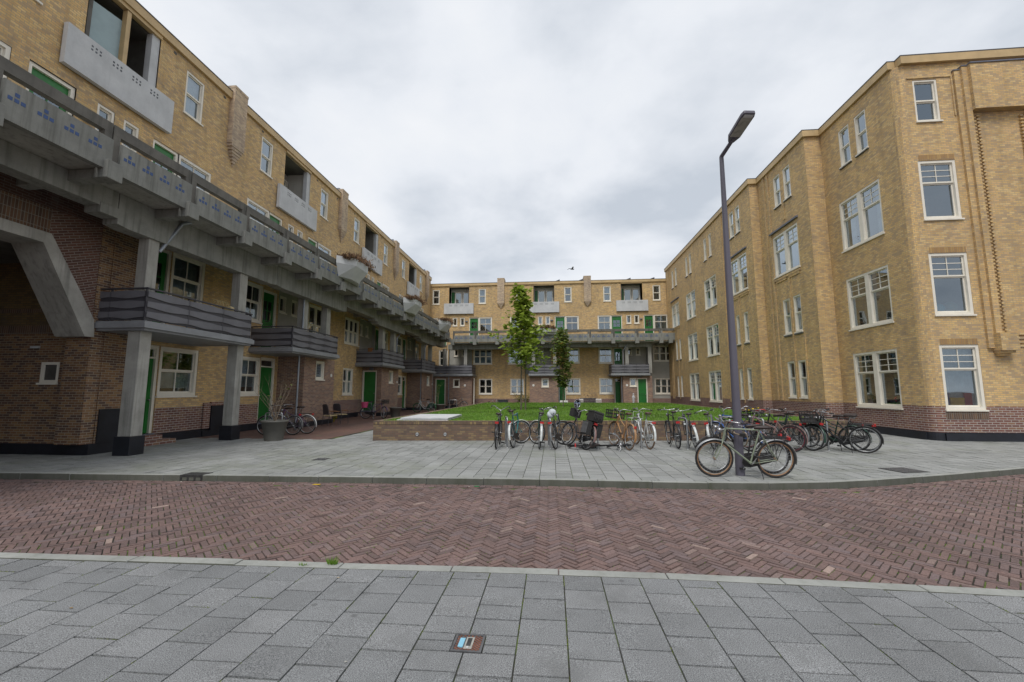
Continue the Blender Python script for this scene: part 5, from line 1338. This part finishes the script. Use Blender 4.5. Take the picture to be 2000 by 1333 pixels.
# along the wall, left to right
B((-1.56, 11.95), 92, 'black bicycle seen from behind, leftmost at the garden wall', lean=3, group=FG, barstyle='high', rim='chrome', seatz=-.02)
B((-1.10, 12.2), 82, 'teal bicycle with its front wheel turned right, second from left at the wall', steer=-52, lean=-6, col='paint_teal', group=FG, barstyle='flat', fender='paint_white', seatz=.05, style='diamond', bar='paint_black')
B((-.38, 12.05), 96, 'dark green bicycle with silver swept handlebar and a red tail light, beside the hoop', steer=42, lean=5, col='paint_darkgreen', fender='paint_white', group=FG, style='step')
t4, F4 = B((.08, 12.05), 76, 'black bicycle with a white bag over its saddle, front wheel turned right', steer=-48, lean=-9, col='paint_grey', fender='paint_silver', group=FG, barstyle='high')
m = MB(); m.ball((0, 0, 0), .15, .11, .10, 14, 9); m.ball((-.05, .06, -.05), .1, .09, .1, 12, 7)
o = m.build('saddle_cover', ['curtain'], None); o.matrix_world = bmat(t4) @ Matrix.Translation((-.30, 0, .99)); tag(o, 'crumpled white plastic bag pulled over a bicycle saddle', 'bag')
# electric bicycle with box and panniers, leaning
t5, F5 = B((.86, 11.95), 116, 'leaning electric bicycle with black box, grey panniers and a windscreen', steer=12, lean=17, col='paint_black', group=FG, barstyle='high', style='step', seatz=.02, fender='paint_rustpink')
def on(tt, F, name, label, cat, build, loc, mats, **k):
    m = MB(); build(m); o = m.build(name, mats, None); o.matrix_world = bmat(tt, F) @ Matrix.Translation(loc); return tag(o, label, cat, k.get('group'))
def boxr(m, x0, x1, y0, y1, z0, z1, mat=0): m.box(x0, x1, y0, y1, z0, z1, mat)
mb = MB(); mb.prism([(-.17, 0), (.15, 0), (.18, .12), (.15, .24), (-.17, .24), (-.2, .12)], -.15, .15, 'y'); mb.prism([(-.19, .2405), (.17, .2405), (.14, .29), (-.16, .29)], -.16, .16, 'y')
for q in (-.1, .0, .1): mb.box(-.212, -.195, q - .02, q + .02, .06, .2)
o = mb.build('luggage_box', ['rubber'], None, bevel=.02); o.matrix_world = bmat(t5) @ Matrix.Translation((-.64, 0, .78)); tag(o, 'black lidded luggage box on the rack of the leaning electric bicycle', 'box')
for s, lb in ((1, 'grey pannier on the left side of the leaning electric bicycle'), (-1, 'grey pannier on the right side of the leaning electric bicycle')):
    mb = MB(); mb.box(-.16, .16, 0, .13, 0, .36); mb.box(-.14, .14, .131, .145, .03, .33, 1)
    o = mb.build('pannier', ['rubber', 'covergrey'], None, bevel=.015); o.matrix_world = bmat(t5) @ Matrix.Translation((-.6, .09 if s > 0 else -.235, .40)); tag(o, lb, 'pannier', 'panniers of the electric bicycle')
m = MB(); m.torus((0, 0, 0), .12, .006, 'y', 28, 5); 
o = place('windscreen', None, None); 
tag(o, 'round clear windscreen on the handlebar of the leaning electric bicycle', 'windscreen'); o.matrix_world = bmat(t5, F5) @ Matrix.Translation((.0, 0, 1.26)) @ Matrix.Rotation(R(90), 4, 'Z')
m.build('screen_rim', ['steel'], o); m = MB(); m.add([(.118 * math.cos(2 * math.pi * i / 28), 0, .15 * math.sin(2 * math.pi * i / 28)) for i in range(28)], [tuple(range(28))]); m.build('screen_glass', ['glass'], o)
on(t5, F5, 'handlebar_bag', 'black bag hanging on the handlebar of the leaning electric bicycle', 'bag', lambda m: m.box(-.09, .1, -.14, .14, 0, .24), (-.03, 0, .86), ['rubber'])
bike('bicycle', 'fallen bicycle lying on the pavement behind the electric bicycle', 1.25, 12.75, 8, 0, 80, 'city', 'paint_black', group=FG, stand=False)
t6, F6 = B((2.02, 12.0), 104, 'copper coloured bicycle with a black crate on its front rack', steer=8, lean=7, col='paint_copper', tyre='rubbertan', seat='brownleather', group=FG, frontrack=True, chain='paint_copper', rack=False)
crate('black plastic crate on the front rack of the copper bicycle', bmat(t6, F6), .08, 0, .785, .17, .22, .24)
t7, F7 = B((2.62, 12.25), 100, 'white bicycle with white front rack and brown saddle, beside the copper one', steer=6, lean=4, col='paint_white', tyre='rubbertan', seat='brownleather', group=FG, frontrack=True, chain='paint_white', style='step')
B((3.45, 12.5), 88, 'black bicycle with a flat silver handlebar, left of the pair beyond the copper bicycle', lean=-3, group=FG, barstyle='flat', style='diamond', seatz=.03)
B((3.82, 12.1), 84, 'dark bicycle with a white rear mudguard, second of the pair', lean=-8, steer=-10, col='paint_grey', fender='paint_white', group=FG, barstyle='flat')
B((4.35, 12.3), 62, 'grey bicycle with a broad white mudguard and its wheel turned away', lean=-12, steer=-24, col='paint_silver', fender='paint_white', group=FG)
B((5.15, 12.1), 118, 'blue bicycle half hidden behind the lamp post', lean=7, col='paint_blue', group=FG, barstyle='high', style='diamond', seatz=-.02, steer=10)
t11, F11 = B((5.25, 13.0), 42, 'dark bicycle carrying a crate, tucked in behind the blue bicycle', lean=-6, col='paint_black', group=FG, frontrack=True, steer=-15)
crate('black crate with yellow flowers on a bicycle right of the lamp post', bmat(t11, F11), .08, 0, .785, .19, .24, .22)
tuft_o = []
m = MB()
for i in range(26): m.ball((rnd.uniform(-.15, .15), rnd.uniform(-.18, .18), rnd.uniform(0, .1)), .03, .03, .025, 6, 4, 0 if i % 2 else 1)
M['yellowpetal'] = plain('yellow_petal', (.75, .5, .02), .6, .1)
o = m.build('flowers', ['yellowpetal', 'leafdark'], None); o.matrix_world = bmat(t11, F11) @ Matrix.Translation((.08, 0, .96)); tag(o, 'yellow flowers filling the crate of a bicycle beside the lamp post', 'flowers')
B((6.15, 12.0), 140, 'black bicycle with a red rimmed rear wheel and pinkish bar, right of the lamp post', lean=9, col='paint_rustpink', rim='paint_red', group=FG, seatz=-.02, barstyle='town', steer=20)
B((6.1, 13.1), 120, 'black bicycle with a bright red saddle in the thick of the row', lean=6, col='paint_black', seat='red', group=FG, barstyle='high', seatz=.06)
B((6.55, 12.55), 112, 'black bicycle with silver curved bar between the red saddle and the crate bicycle', lean=8, col='paint_black', fender='paint_silver', group=FG)
B((6.85, 12.35), 108, 'dark bicycle with a red light and number tag on its rear mudguard', lean=10, col='paint_darkgreen', group=FG, barstyle='flat')
t15, F15 = B((7.95, 12.0), 151, 'black transport bicycle with a big crate in front, near the end of the row', lean=-8, steer=6, col='paint_black', group=FG, frontrack=True, barstyle='town')
crate('wide black crate on the transport bicycle near the right end of the row', bmat(t15, F15), .1, 0, .785, .2, .26, .22)
B((8.0, 12.45), 140, 'dark green bicycle leaning at the right end of the row', lean=-16, steer=-8, col='paint_darkgreen', group=FG, barstyle='flat')
B((8.35, 12.5), 128, 'rightmost black bicycle with a red tail light at the end of the row', lean=-18, col='paint_black', group=FG, barstyle='flat', style='diamond', seatz=.04)
# at the lamp post
x1, y1 = 3.51, 8.50
bike('bicycle', 'worn pale green bicycle with a straight top tube, leaning in front of the lamp post', x1, y1, 180, 0, -7, 'diamond', 'paint_sage', 'rubber', 'rustrim', 'steel', 'leather', 'chrome', rack=True, group=PG, seatz=-.04, chain='rubber', coat=None)
bike('bicycle', 'black old bicycle leaning behind the lamp post, parallel to the pale green one', x1 + .16, y1 + .42, 181, 4, 7, 'city', 'paint_black', group=PG, coat=None, seatz=-.06, chain='rubber')
m = MB(); m.torus((0, 0, 0), .10, .013, 'z', 24, 8); m.tube([(.1, -.02, 0), (.12, -.06, -.1), (.10, -.05, -.2), (.08, 0, -.26)], .012, 8); m.box(-.05, .05, -.125, -.09, -.03, .03, 1)
tag(m.build('chain_lock', ['twig', 'iron'], None, (3.52, 8.62, .79), (R(12), 0, 0)), 'rusty chain lock round the lamp post and a bicycle frame', 'lock')
# in front of the left wing and further back
B((-9.35, 14.95), 180, 'silver bicycle behind the big plant pot on the left', lean=4, col='paint_silver', fender='paint_silver', group=CG, barstyle='town', style='step')
B((-9.1, 15.45), 182, 'dark bicycle with white mudguard, behind the silver one by the plant pot', lean=-4, col='paint_purple', fender='paint_white', group=CG, seatz=.03)
tq, Fq = B((-10.75, 24.2), 2, 'dark old bicycle with pink crate behind, at the hoop by the green door', lean=-3, steer=-38, col='paint_purple', group=CG, seatz=.0)
mb = MB(); mb.lathe([(.13, 0), (.16, .2), (.175, .24), (.165, .245), (.15, .2), (.12, .02)], 16)
o = mb.build('bucket', ['pink'], None); o.matrix_world = bmat(tq) @ Matrix.Translation((-.64, 0, .62)) @ Matrix.Diagonal((1.25, 1.1, 1.35, 1)); tag(o, 'bright pink bucket basket on the rear of a dark bicycle', 'basket')
crate('small dark basket on the handlebar of the bicycle with the pink bucket', bmat(tq, Fq), .1, 0, .86, .14, .17, .22, name='basket', cat='basket')
B((-8.9, 31.3), 180, 'white step through bicycle with green mudguards by the courtyard path', lean=3, col='paint_white', fender='paint_green', rim='paint_green', group=CG, style='step', coat='paint_darkgreen', tyre='rubber')
tz, Fz = B((-8.85, 37.6), 0, 'black bicycle with panniers before the rear porch', lean=3, group=CG, barstyle='flat')
mb = MB(); mb.box(-.2, .2, -.2, .2, 0, .32); o = mb.build('pannier', ['rubber'], None, bevel=.03); o.matrix_world = bmat(tz) @ Matrix.Translation((-.6, 0, .45)); tag(o, 'black double pannier on the bicycle before the rear porch', 'pannier')
bike('bicycle', "small child's bicycle in pink and purple before the rear wall", -5.5, 38.0, 60, 20, 5, 'step', 'paint_purple', kid=.7, group=CG)
# stands
def hoop(px, py, head, label, w_=.62, h=.82, g='steel cycle hoops'):
    t = thing('cycle_hoop', label, 'bike rack', (px, py, 0), R(head), g)
    m = MB(); r = .07; pts = [(-w_ / 2, 0, 0), (-w_ / 2, 0, h - r)] + [(-w_ / 2 + r - r * math.cos(a), 0, h - r + r * math.sin(a)) for a in (.5, 1.0, 1.4)] + [(w_ / 2 - r + r * math.cos(a), 0, h - r + r * math.sin(a)) for a in (1.4, 1.0, .5)] + [(w_ / 2, 0, h - r), (w_ / 2, 0, 0)]
    m.tube(pts, .024, 10); m.build('tube', ['steel'], t)
    for s in (-1, 1): m = MB(); m.lathe([(.045, 0), (.045, .006), (.03, .012)], 14, (s * w_ / 2, 0, 0)); m.build('foot_plate', ['steel'], t)
HW_ = [(-1.34, 12.6, 100, 'steel hoop between the black and the teal bicycle'), (-.1, 12.5, 95, 'steel hoop left of the bagged saddle'), (1.2, 12.5, 95, 'steel hoop behind the leaning electric bicycle'), (2.38, 12.6, 96, 'steel hoop between the copper and the white bicycle'), (3.65, 12.7, 94, 'steel hoop between the pair left of the lamp post'), (5.7, 12.8, 95, 'steel hoop right of the lamp post, bearing the red saddle bicycle'), (7.3, 12.8, 100, 'steel hoop beside the transport bicycle'),
       (-9.7, 14.35, 0, 'steel hoop behind the big plant pot'), (-10.05, 24.35, 0, 'steel hoop holding the bicycle with the pink bucket'), (-9.5, 31.7, 0, 'steel hoop with the white and green bicycle'), (-8.5, 36.6, 0, 'steel hoop before the rear porch'), (-4.9, 37.9, 90, "steel hoop beside the child's bicycle")]
for q in HW_: hoop(*q)

# ================================================================== LAMP POST
t = thing('lamp_post', 'tall grey street lamp post with a flat lamp head on a bent arm', 'street lamp', (3.515, 8.70, 0), 0)
m = MB(); m.tube([(0, 0, 0), (0, 0, 1.0), (0, 0, 3.0), (0, 0, 6.36)], [.082, .078, .066, .042], 24); m.build('pole', ['grey_post'], t)
ld = Vector((math.sin(R(7)) * math.cos(R(14)), -math.cos(R(7)) * math.cos(R(14)), math.sin(R(14)))); lt = Vector((0, 0, 6.36))
m = MB(); m.tube([lt, lt + Vector((0, 0, .012)) + ld * .02, lt + ld * .5], [.042, .041, .036], 16); m.build('arm', ['grey_post'], t)
m = MB(); m.box(-.03, .03, -.082, -.07, .45, .9); m.build('service_door', ['grey_post'], t)
hd = MB(); hd.prism([(-.12, -.05), (.02, -.115), (.5, -.125), (.58, -.10), (.58, .10), (.5, .125), (.02, .115), (-.12, .05)], -.01, .06)
ly = Vector((ld.y, -ld.x, 0)).normalized() * -1; lz = ld.cross(ly)
h = hd.build('lamp_head', ['grey_post'], t, bevel=.012)
h.matrix_local = Matrix.Translation(lt + ld * .5) @ Matrix((ld, ly, lz)).transposed().to_4x4()
hd = MB(); hd.box(.04, .48, -.10, .10, -.018, -.0105); hd.build('lamp_glass', ['conc'], h)
hd = MB(); hd.box(.485, .545, -.085, .085, -.018, -.0105); hd.build('lamp_reflector', ['conclight'], h)

# ================================================================== TREES
def leaves(n, gen, size, mat, seed, name='crown'):
    r2 = np.random.RandomState(seed); C = gen(n, r2); n = len(C)
    V = np.zeros((n, 5, 3)); a = r2.uniform(0, 2 * np.pi, n); tl = r2.uniform(-.9, .9, n); s = size * r2.uniform(.6, 1.25, n)
    ux = np.stack([np.cos(a), np.sin(a), r2.uniform(-.5, .2, n)], 1); vx = np.stack([-np.sin(a) * np.cos(tl), np.cos(a) * np.cos(tl), np.sin(tl)], 1)
    for k, (p, q) in enumerate(((-.1, 0), (.35, -.42), (1, -.12), (.9, .25), (.3, .45))): V[:, k] = C + ux * (p * s)[:, None] + vx * (q * s)[:, None]
    F = np.arange(n * 5).reshape(-1, 5)
    return npmesh(name, V.reshape(-1, 3), F, mat, tint_pf=np.clip(r2.normal(.45, .28, n), 0, 1))
def branch_set(r, base, h, spread, nb, start=.3, up=.6, wob=.12, cone=False):
    """limbs of a young tree: list of point lists with radii"""
    L = []
    for i in range(nb):
        f = start + (1 - start) * (i + .5) / nb; z = h * f; a = i * 2.4 + r.uniform(-.4, .4)
        ln = spread * ((1 - f) * 1.1 + .16) * r.uniform(.75, 1.15)
        if cone == 'col': ln = spread * (.45 + .55 * math.sin(math.pi * (f - start) / (1.02 - start))) * r.uniform(.6, 1.15)
        elif cone: ln = spread * min(1, 3.5 * (f - start) + .6) * max(.12, (1.02 - f)) * 1.55 * r.uniform(.65, 1.25)
        p = [Vector(base) + Vector((0, 0, z))]
        for k in range(4): p.append(p[-1] + Vector((math.cos(a) * ln / 4, math.sin(a) * ln / 4, up * ln / 4 + r.uniform(-wob, wob) * ln / 4)))
        L.append(p)
    return L
def tree(label, x, y, z0, h, spread, nb, nl, lsize, mat, seed, start=.28, stems=((0, 0),), cone=False, tr=.045):
    r = random.Random(seed); t = thing('tree', label, 'tree', (x, y, z0), 0)
    allp = []
    for si, (sx, sy) in enumerate(stems):
        hh = h * (1 - .12 * si); m = MB()
        m.tube([(sx, sy, -.1), (sx + .02, sy, hh * .3), (sx * .8 - .02, sy * .8, hh * .65), (sx * .5, sy * .5, hh * .97)], [tr, tr * .8, tr * .5, .008], 10); o = m.build('trunk', ['bark'], t)
        L = branch_set(r, (sx * .8, sy * .8, 0), hh, spread, nb // len(stems), start, cone=cone)
        m = MB()
        for p in L: m.tube(p, [.016, .012, .009, .006, .003], 5); allp += [q for q in p[1:]] + [(p[i] + p[i + 1]) / 2 for i in range(1, 4)]
        for k in range(6): allp.append(Vector((sx * .5, sy * .5, hh * (.8 + .035 * k))))
        m.build('branches', ['bark'], o)
    P = np.array([tuple(q) for q in allp]); 
    def gen(n, r2):
        idx = r2.randint(0, len(P), n); return P[idx] + r2.normal(0, 1, (n, 3)) * np.array([.13, .13, .11])
    place('crown', leaves(nl, gen, lsize, mat, seed), t)
    return t
tree('young bright green tree on the lawn, taller of the two', -1.62, 22.3, gz, 6.45, 1.42, 46, 2000, .22, 'leaf', 5, .34, ((0, 0), (.22, .1)), cone=True)
tree('shorter slim dark green tree behind, in front of the rear porch', .66, 27.4, gz - .1, 4.85, .7, 34, 1500, .18, 'leafdark', 9, .27, ((0, 0),), cone='col', tr=.035)

# ================================================================== POTS, PLANTS, FURNITURE
def pot(label, x, y, r, h, mat='potgrey', z=0.):
    t = thing('plant_pot', label, 'plant pot', (x, y, z), 0, 'grey plant pots of the courtyard')
    m = MB(); m.lathe([(r * .68, 0), (r * .95, h * .9), (r * 1.02, h * .9), (r * 1.04, h), (r * .93, h), (r * .90, h * .9)], 28); m.build('pot_shell', [mat], t)
    m = MB(); m.lathe([(r * .905, h * .84), (0.01, h * .86)], 20); m.build('soil', ['joint2'], t); return t
M['joint2'] = plain('potting_soil', (.05, .035, .02), .95, .3, 10)
pot('large grey plastic plant pot with a bare shrub, by the left columns', -8.98, 13.35, .40, .64)
pot('dark grey plant pot beyond the bicycle with the pink bucket', -9.35, 25.2, .36, .62)
pot('dark grey plant pot behind the white and green bicycle', -8.3, 31.6, .36, .6)
def shrub(label, x, y, z, h, n, seed, leafn=0, mat='twig', lm='deadplant', sp=.45, cat='shrub', name='bare_shrub'):
    r = random.Random(seed); t = thing(name, label, cat, (x, y, z)); m = MB(); tips = []
    for i in range(n):
        a = r.uniform(0, 6.28); l = h * r.uniform(.6, 1.05); p = [Vector((r.uniform(-.03, .03), r.uniform(-.03, .03), 0))]; dx, dy = math.cos(a) * sp * r.uniform(.3, 1), math.sin(a) * sp * r.uniform(.3, 1)
        for k in range(1, 6): f = k / 5; p.append(Vector((dx * f ** 1.4 + r.uniform(-.03, .03), dy * f ** 1.4 + r.uniform(-.03, .03), l * f * (1 - .12 * f))))
        m.tube(p, [.011, .009, .007, .005, .004, .002], 5)
        for k in (2, 3, 4):
            q = p[k] + Vector((r.uniform(-.2, .2), r.uniform(-.2, .2), r.uniform(.08, .3))) * (h / 1.3); m.tube([p[k], (p[k] + q) / 2 + Vector((.02, 0, 0)), q], [.004, .003, .0015], 4); tips.append(q)
        tips += p[3:]
    m.build('stems', [mat], t)
    if leafn:
        P = np.array([tuple(q) for q in tips])
        place('leaves', leaves(leafn, lambda n, r2: P[r2.randint(0, len(P), n)] + r2.normal(0, .05, (n, 3)), .07, lm, seed), t)
    return t
shrub('bare twiggy shrub growing in the large grey pot by the columns', -8.98, 13.35, .5, 1.75, 9, 3, 14, lm='leafdark', sp=.75)
shrub('bare sapling in the dark pot beside the green door', -9.35, 25.2, .55, 1.6, 5, 8, sp=.25)
shrub('thin climbing plant on a trellis in the far left corner', -9.0, 33.5, .5, 2.3, 5, 12, 60, sp=.25, lm='leafdark')
shrub('leafy green garden shrub against the rear wall, behind the tall tree', -3.2, 39.9, 0, 1.5, 9, 21, 420, lm='leafdark', sp=.6, name='shrub')
shrub('bushy green shrub against the rear wall, left of the middle porch', -2.5, 40.4, 0, 1.3, 9, 22, 420, lm='leafdark', sp=.5, name='shrub')
shrub('dry brown bush against the rear wall behind the white chairs', 3.6, 40.6, 0, 1.5, 12, 23, 200, sp=.8, name='shrub')
shrub('small green pot plant on the rear middle balcony', -1.2, 39.9, 3.95, .45, 6, 25, 160, lm='leaf', sp=.25, name='shrub', cat='plant')
# withered plants in the gallery planters: dense twiggy clumps
def withered(label, x, y, z, L, along_y, seed):
    r2 = np.random.RandomState(seed); n = 2600; t = thing('withered_plant', label, 'plant', (x, y, z), R(90) if along_y else 0, 'withered plants in the gallery planters')
    u = r2.uniform(-1, 1, n); w_ = r2.normal(0, .22, n); hgt = (.34 - .18 * u ** 2) * r2.uniform(.1, 1.0, n) ** .7
    C = np.stack([u * L, w_ - .12, hgt - .1 + .03 * np.sin(u * 17)], 1); V = np.zeros((n, 3, 3)); d = r2.normal(0, .07, (n, 3)); d[:, 2] = np.abs(d[:, 2]) + .02; s = r2.normal(0, .012, (n, 3))
    V[:, 0] = C - s; V[:, 1] = C + s; V[:, 2] = C + d * 1.3
    M.setdefault('witheredm', attrmat('withered_stems', [(0, (.05, .03, .02)), (.5, (.16, .085, .045)), (1, (.33, .20, .10))], fine=10, famt=.1, bmp=0))
    place('dry_stems', npmesh('dry_stems', V.reshape(-1, 3), np.arange(n * 3).reshape(-1, 3), 'witheredm', tint_pf=r2.rand(n)), t)
for i, yy in enumerate(PB):
    withered(['withered brown plants in the nearest gallery planter box', 'withered brown plants in the second gallery planter box', 'withered brown plants in the gallery planter nearest the corner'][i], -12.2 - GF + .28, yy, 7.48, 1.12, True, 30 + i)
withered('withered brown plants in the planter on the rear gallery', -.75, 41.7 + GB - .25, 7.28, 1.1, False, 40)
# chairs on the left
def chair(label, x, y, head, g):
    t = thing('garden_chair', label, 'chair', (x, y, 0), R(head), g)
    m = MB(); m.box(-.23, .23, -.2, .24, .43, .465); m.build('seat', ['wood'], t, bevel=.01)
    m = MB()
    for sx in (-.25, .25):
        m.tube([(sx, -.24, 0), (sx, -.22, .43), (sx, -.2, .63)], .012, 8); m.tube([(sx, .28, 0), (sx, .22, .45)], .012, 8)
        m.tube([(sx * .95, .22, .45), (sx * .85, .30, .92), (sx * .5, .315, .97), (0, .32, .975)], .012, 8)
    m.tube([(-.25, -.22, .41), (.25, -.22, .41)], .01, 6); m.build('chair_frame', ['railframe'], t)
    m = MB(); n = 6
    V = [(-.21 + .42 * i / n, .235 + .09 * j / 4, .50 + .46 * j / 4 - (.05 if j == 4 and i in (0, n) else 0)) for j in range(5) for i in range(n + 1)]
    m.add(V, [(j * (n + 1) + i, j * (n + 1) + i + 1, (j + 1) * (n + 1) + i + 1, (j + 1) * (n + 1) + i) for j in range(4) for i in range(n)], 0, True); m.build('backrest', ['railframe'], t)
    for sx in (-.25, .25): m = MB(); m.tube([(sx, -.27, .62), (sx, -.05, .655), (sx, .2, .66)], .019, 8); m.build('armrest', ['armwood'], t)
    return t
GCH = 'garden chairs before the brown porch'
chair('dark metal garden chair with pale wooden seat, left of the two by the porch', -10.25, 19.3, 150, GCH)
chair('dark metal garden chair with pale wooden seat, right of the two by the porch', -10.3, 20.35, 165, GCH)
m = MB(); m.box(-.22, .22, -.04, .04, 0, .9); m.box(-.24, .24, -.05, .05, .9005, .94); tag(m.build('planter_screen', ['black'], None, (-12.05, 21.6, .0), R(90)), 'black flat cabinet standing against the wall beside the chairs', 'cabinet')
shrub('yellow flowering plant in a pot under the right garden chair', -11.2, 21.2, 0, .42, 7, 31, 240, lm='yellowleaf' if 'yellowleaf' in M else 'leaf', sp=.2, name='flowering_plant', cat='plant')
# white garden chairs and things before the rear wall
def whitechair(label, x, y, head, lie=False):
    t = thing('plastic_chair', label, 'chair', (x, y, 0), R(head), 'white plastic chairs before the rear wall')
    m = MB(); m.box(-.24, .24, -.24, .24, .42, .45); m.build('seat', ['whiter'], t, bevel=.01)
    m = MB(); m.box(-.24, .24, .22, .25, .46, .55); m.box(-.25, .25, .225, .255, .8, .9)
    for i in range(6): m.box(-.24 + i * .088, -.2 + i * .088, .224, .25, .55, .8)
    m.build('backrest', ['whiter'], t, bevel=.006)
    for sx in (-.24, .2):
        for sy in (-.24, .2): m = MB(); m.box(sx, sx + .04, sy, sy + .04, 0, .42); m.build('leg', ['whiter'], t)
    return t
whitechair('white plastic chair before the rear wall, left of the two', 2.4, 38.6, 190); whitechair('white plastic chair before the rear wall, right of the two', 4.1, 38.9, 165)
t = thing('radiator_cover', 'white louvred box standing below the rear window', 'box', (1.0, 38.7, 0)); m = MB(); m.box(-.35, .35, -.1, .1, 0, .75); m.build('cover_body', ['whiter'], t)
m = MB()
for i in range(6): m.box(-.28, .28, -.115, -.1, .15 + i * .09, .19 + i * .09)
m.build('louvres', ['conclight'], t)
t = thing('garden_bench', 'dark wooden garden bench before the rear wall', 'bench', (3.2, 39.4, 0)); m = MB(); m.box(-.75, .75, -.2, .2, .42, .46); m.build('seat', ['railframe'], t); m = MB(); [m.box(-.75, .75, .2, .23, .5 + i * .12, .59 + i * .12) for i in range(4)]; m.build('backrest', ['railframe'], t)
for sx in (-.7, .66): m = MB(); m.box(sx, sx + .04, -.2, -.16, 0, .42); m.box(sx, sx + .04, .2, .24, 0, .95); m.box(sx, sx + .04, -.16, .2, .38, .42); m.build('leg', ['railframe'], t)
m = MB(); m.lathe([(.16, 0), (.16, .1), (.1, .14), (.08, .3), (.12, .42), (.10, .6), (.14, .72), (.07, .84), (.05, .88)], 16); m.ball((0, 0, .95), .07, .07, .085, 12, 8); m.ball((.09, -.04, .66), .05, .06, .12, 8, 6)
st_ = thing('garden_statue', 'small white garden statue on a plinth beside the rear green door', 'statue', (7.0, 38.4, .35)); m.build('figure', ['conclight'], st_)
m = MB(); m.box(-.18, .18, -.18, .18, -.35, -.002); m.build('plinth', ['concdark'], st_)
t = thing('garden_bench', 'low dark wooden bench before the rear wall, beside the young tree', 'bench', (-3.6, 38.3, 0)); m = MB(); m.box(-.5, .5, -.16, .16, .4, .45); m.build('seat', ['railframe'], t)
for sx in (-.45, .41): m = MB(); m.box(sx, sx + .04, -.15, .15, 0, .4); m.build('leg', ['railframe'], t)
m = MB(); m.box(-.45, .45, -.25, .25, 0, .75); m.box(-.48, .48, -.28, .28, .7505, .79); tag(m.build('storage_box', ['paint_grey'], None, (-4.6, 40.2, 0), 0, bevel=.02), 'dark grey garden storage box below the rear window', 'box')
m = MB(); m.lathe([(.2, 0), (.24, .4), (.22, .4)], 12); tag(m.build('flower_tub', ['paint_blue'], None, (-6.3, 39.6, 0)), 'blue flower tub before the rear wall', 'plant pot')
# things on the first balcony and in the windows
m = MB()
for i in range(5): m.torus((0, .11 * i, 0), .12, .008, 'x' if False else 'y', 16, 5)
tag(m.build('wire_basket', ['wood'], None, (-10.35, 12.1, 4.27)), 'pale wire rack resting above the first balcony railing', 'rack')
m = MB(); m.box(-.1, .1, -.12, .12, 0, .3); tag(m.build('cushion', ['wood'], None, (-10.4, 12.8, 4.0), .3, bevel=.04), 'pale folded cushion on the first balcony', 'cushion')
m = MB(); m.box(-.14, .14, -.1, .1, 0, .24); tag(m.build('flower_box', ['armwood'], None, (-11.3, 25.8, 4.02), 0, bevel=.01), 'brown box standing on the rail of the third balcony', 'box')
for i, (x, r_, mt) in enumerate(((12.8, .17, 'cyan'), (13.02, .17, 'cyan2'), (13.38, .2, 'teal2'))):
    M.setdefault('cyan2', plain('blue_balloon', (.01, .35, .50), .4, .1)); M.setdefault('teal2', plain('green_blue_globe', (.05, .18, .17), .5, .5, 6, col2=(.16, .14, .07)))
    m = MB(); m.ball((0, 0, 0), r_, r_ * .9, r_, 20, 12); tag(m.build('globe', [mt], None, (x, 15.55, 4.17 + r_)), ['pale blue globe at the left edge behind the second floor corner window', 'bright blue round globe behind the corner window', 'large green blue globe right in the corner window'][i], 'globe')
for (x, w_, h_, mt, lb) in ((12.73, .15, .42, 'paint_blue', 'dark blue box in the ground floor corner window'), (13.05, .42, .27, 'yellowpetal', 'yellow box in the ground floor corner window'), (13.38, .22, .42, 'red', 'red box in the ground floor corner window')):
    m = MB(); m.box(-w_ / 2, w_ / 2, -.018, .018, 0, h_); tag(m.build('toy_box', [mt], None, (x, 15.315, 1.1)), lb, 'box', 'coloured boxes in the corner window')
for i, (y, z) in enumerate(((16.75, 1.1), (17.8, 1.1), (17.9, 7.45))):
    shrub(['flowers behind the ground floor window, nearest the corner', 'flowers behind the ground floor window, further from the corner', 'red flowers on the sill of the third floor open window'][i], 12.42, y, z, .3, 6, 50 + i, 90, lm='redleaf', sp=.14, name='window_flowers', cat='flowers')
# bird
t = thing('gull', 'small dark bird gliding in the cloudy sky', 'bird', (1.96, 40, 13.07), R(30))
m = MB(); m.ball((0, 0, 0), .22, .06, .06, 12, 8); m.ball((.2, 0, .02), .06, .045, .045, 8, 6)
m.add([(.1, .03, .02), (-.08, .03, .02), (-.12, .3, .14), (-.2, .62, .05), (.02, .32, .15)], [(0, 4, 3, 2, 1)]); m.add([(.1, -.03, .02), (-.08, -.03, .02), (-.12, -.3, .14), (-.2, -.62, .05), (.02, -.32, .15)], [(0, 1, 2, 3, 4)])
m.add([(-.18, .03, 0), (-.18, -.03, 0), (-.34, -.06, 0), (-.34, .06, 0)], [(0, 1, 2, 3)])
m.build('body', ['iron'], t)

for (m, nm, lb, cat_, lc, rt, mt) in LIT: tag(m.build(nm, [mt], None, lc, rt), lb, cat_)
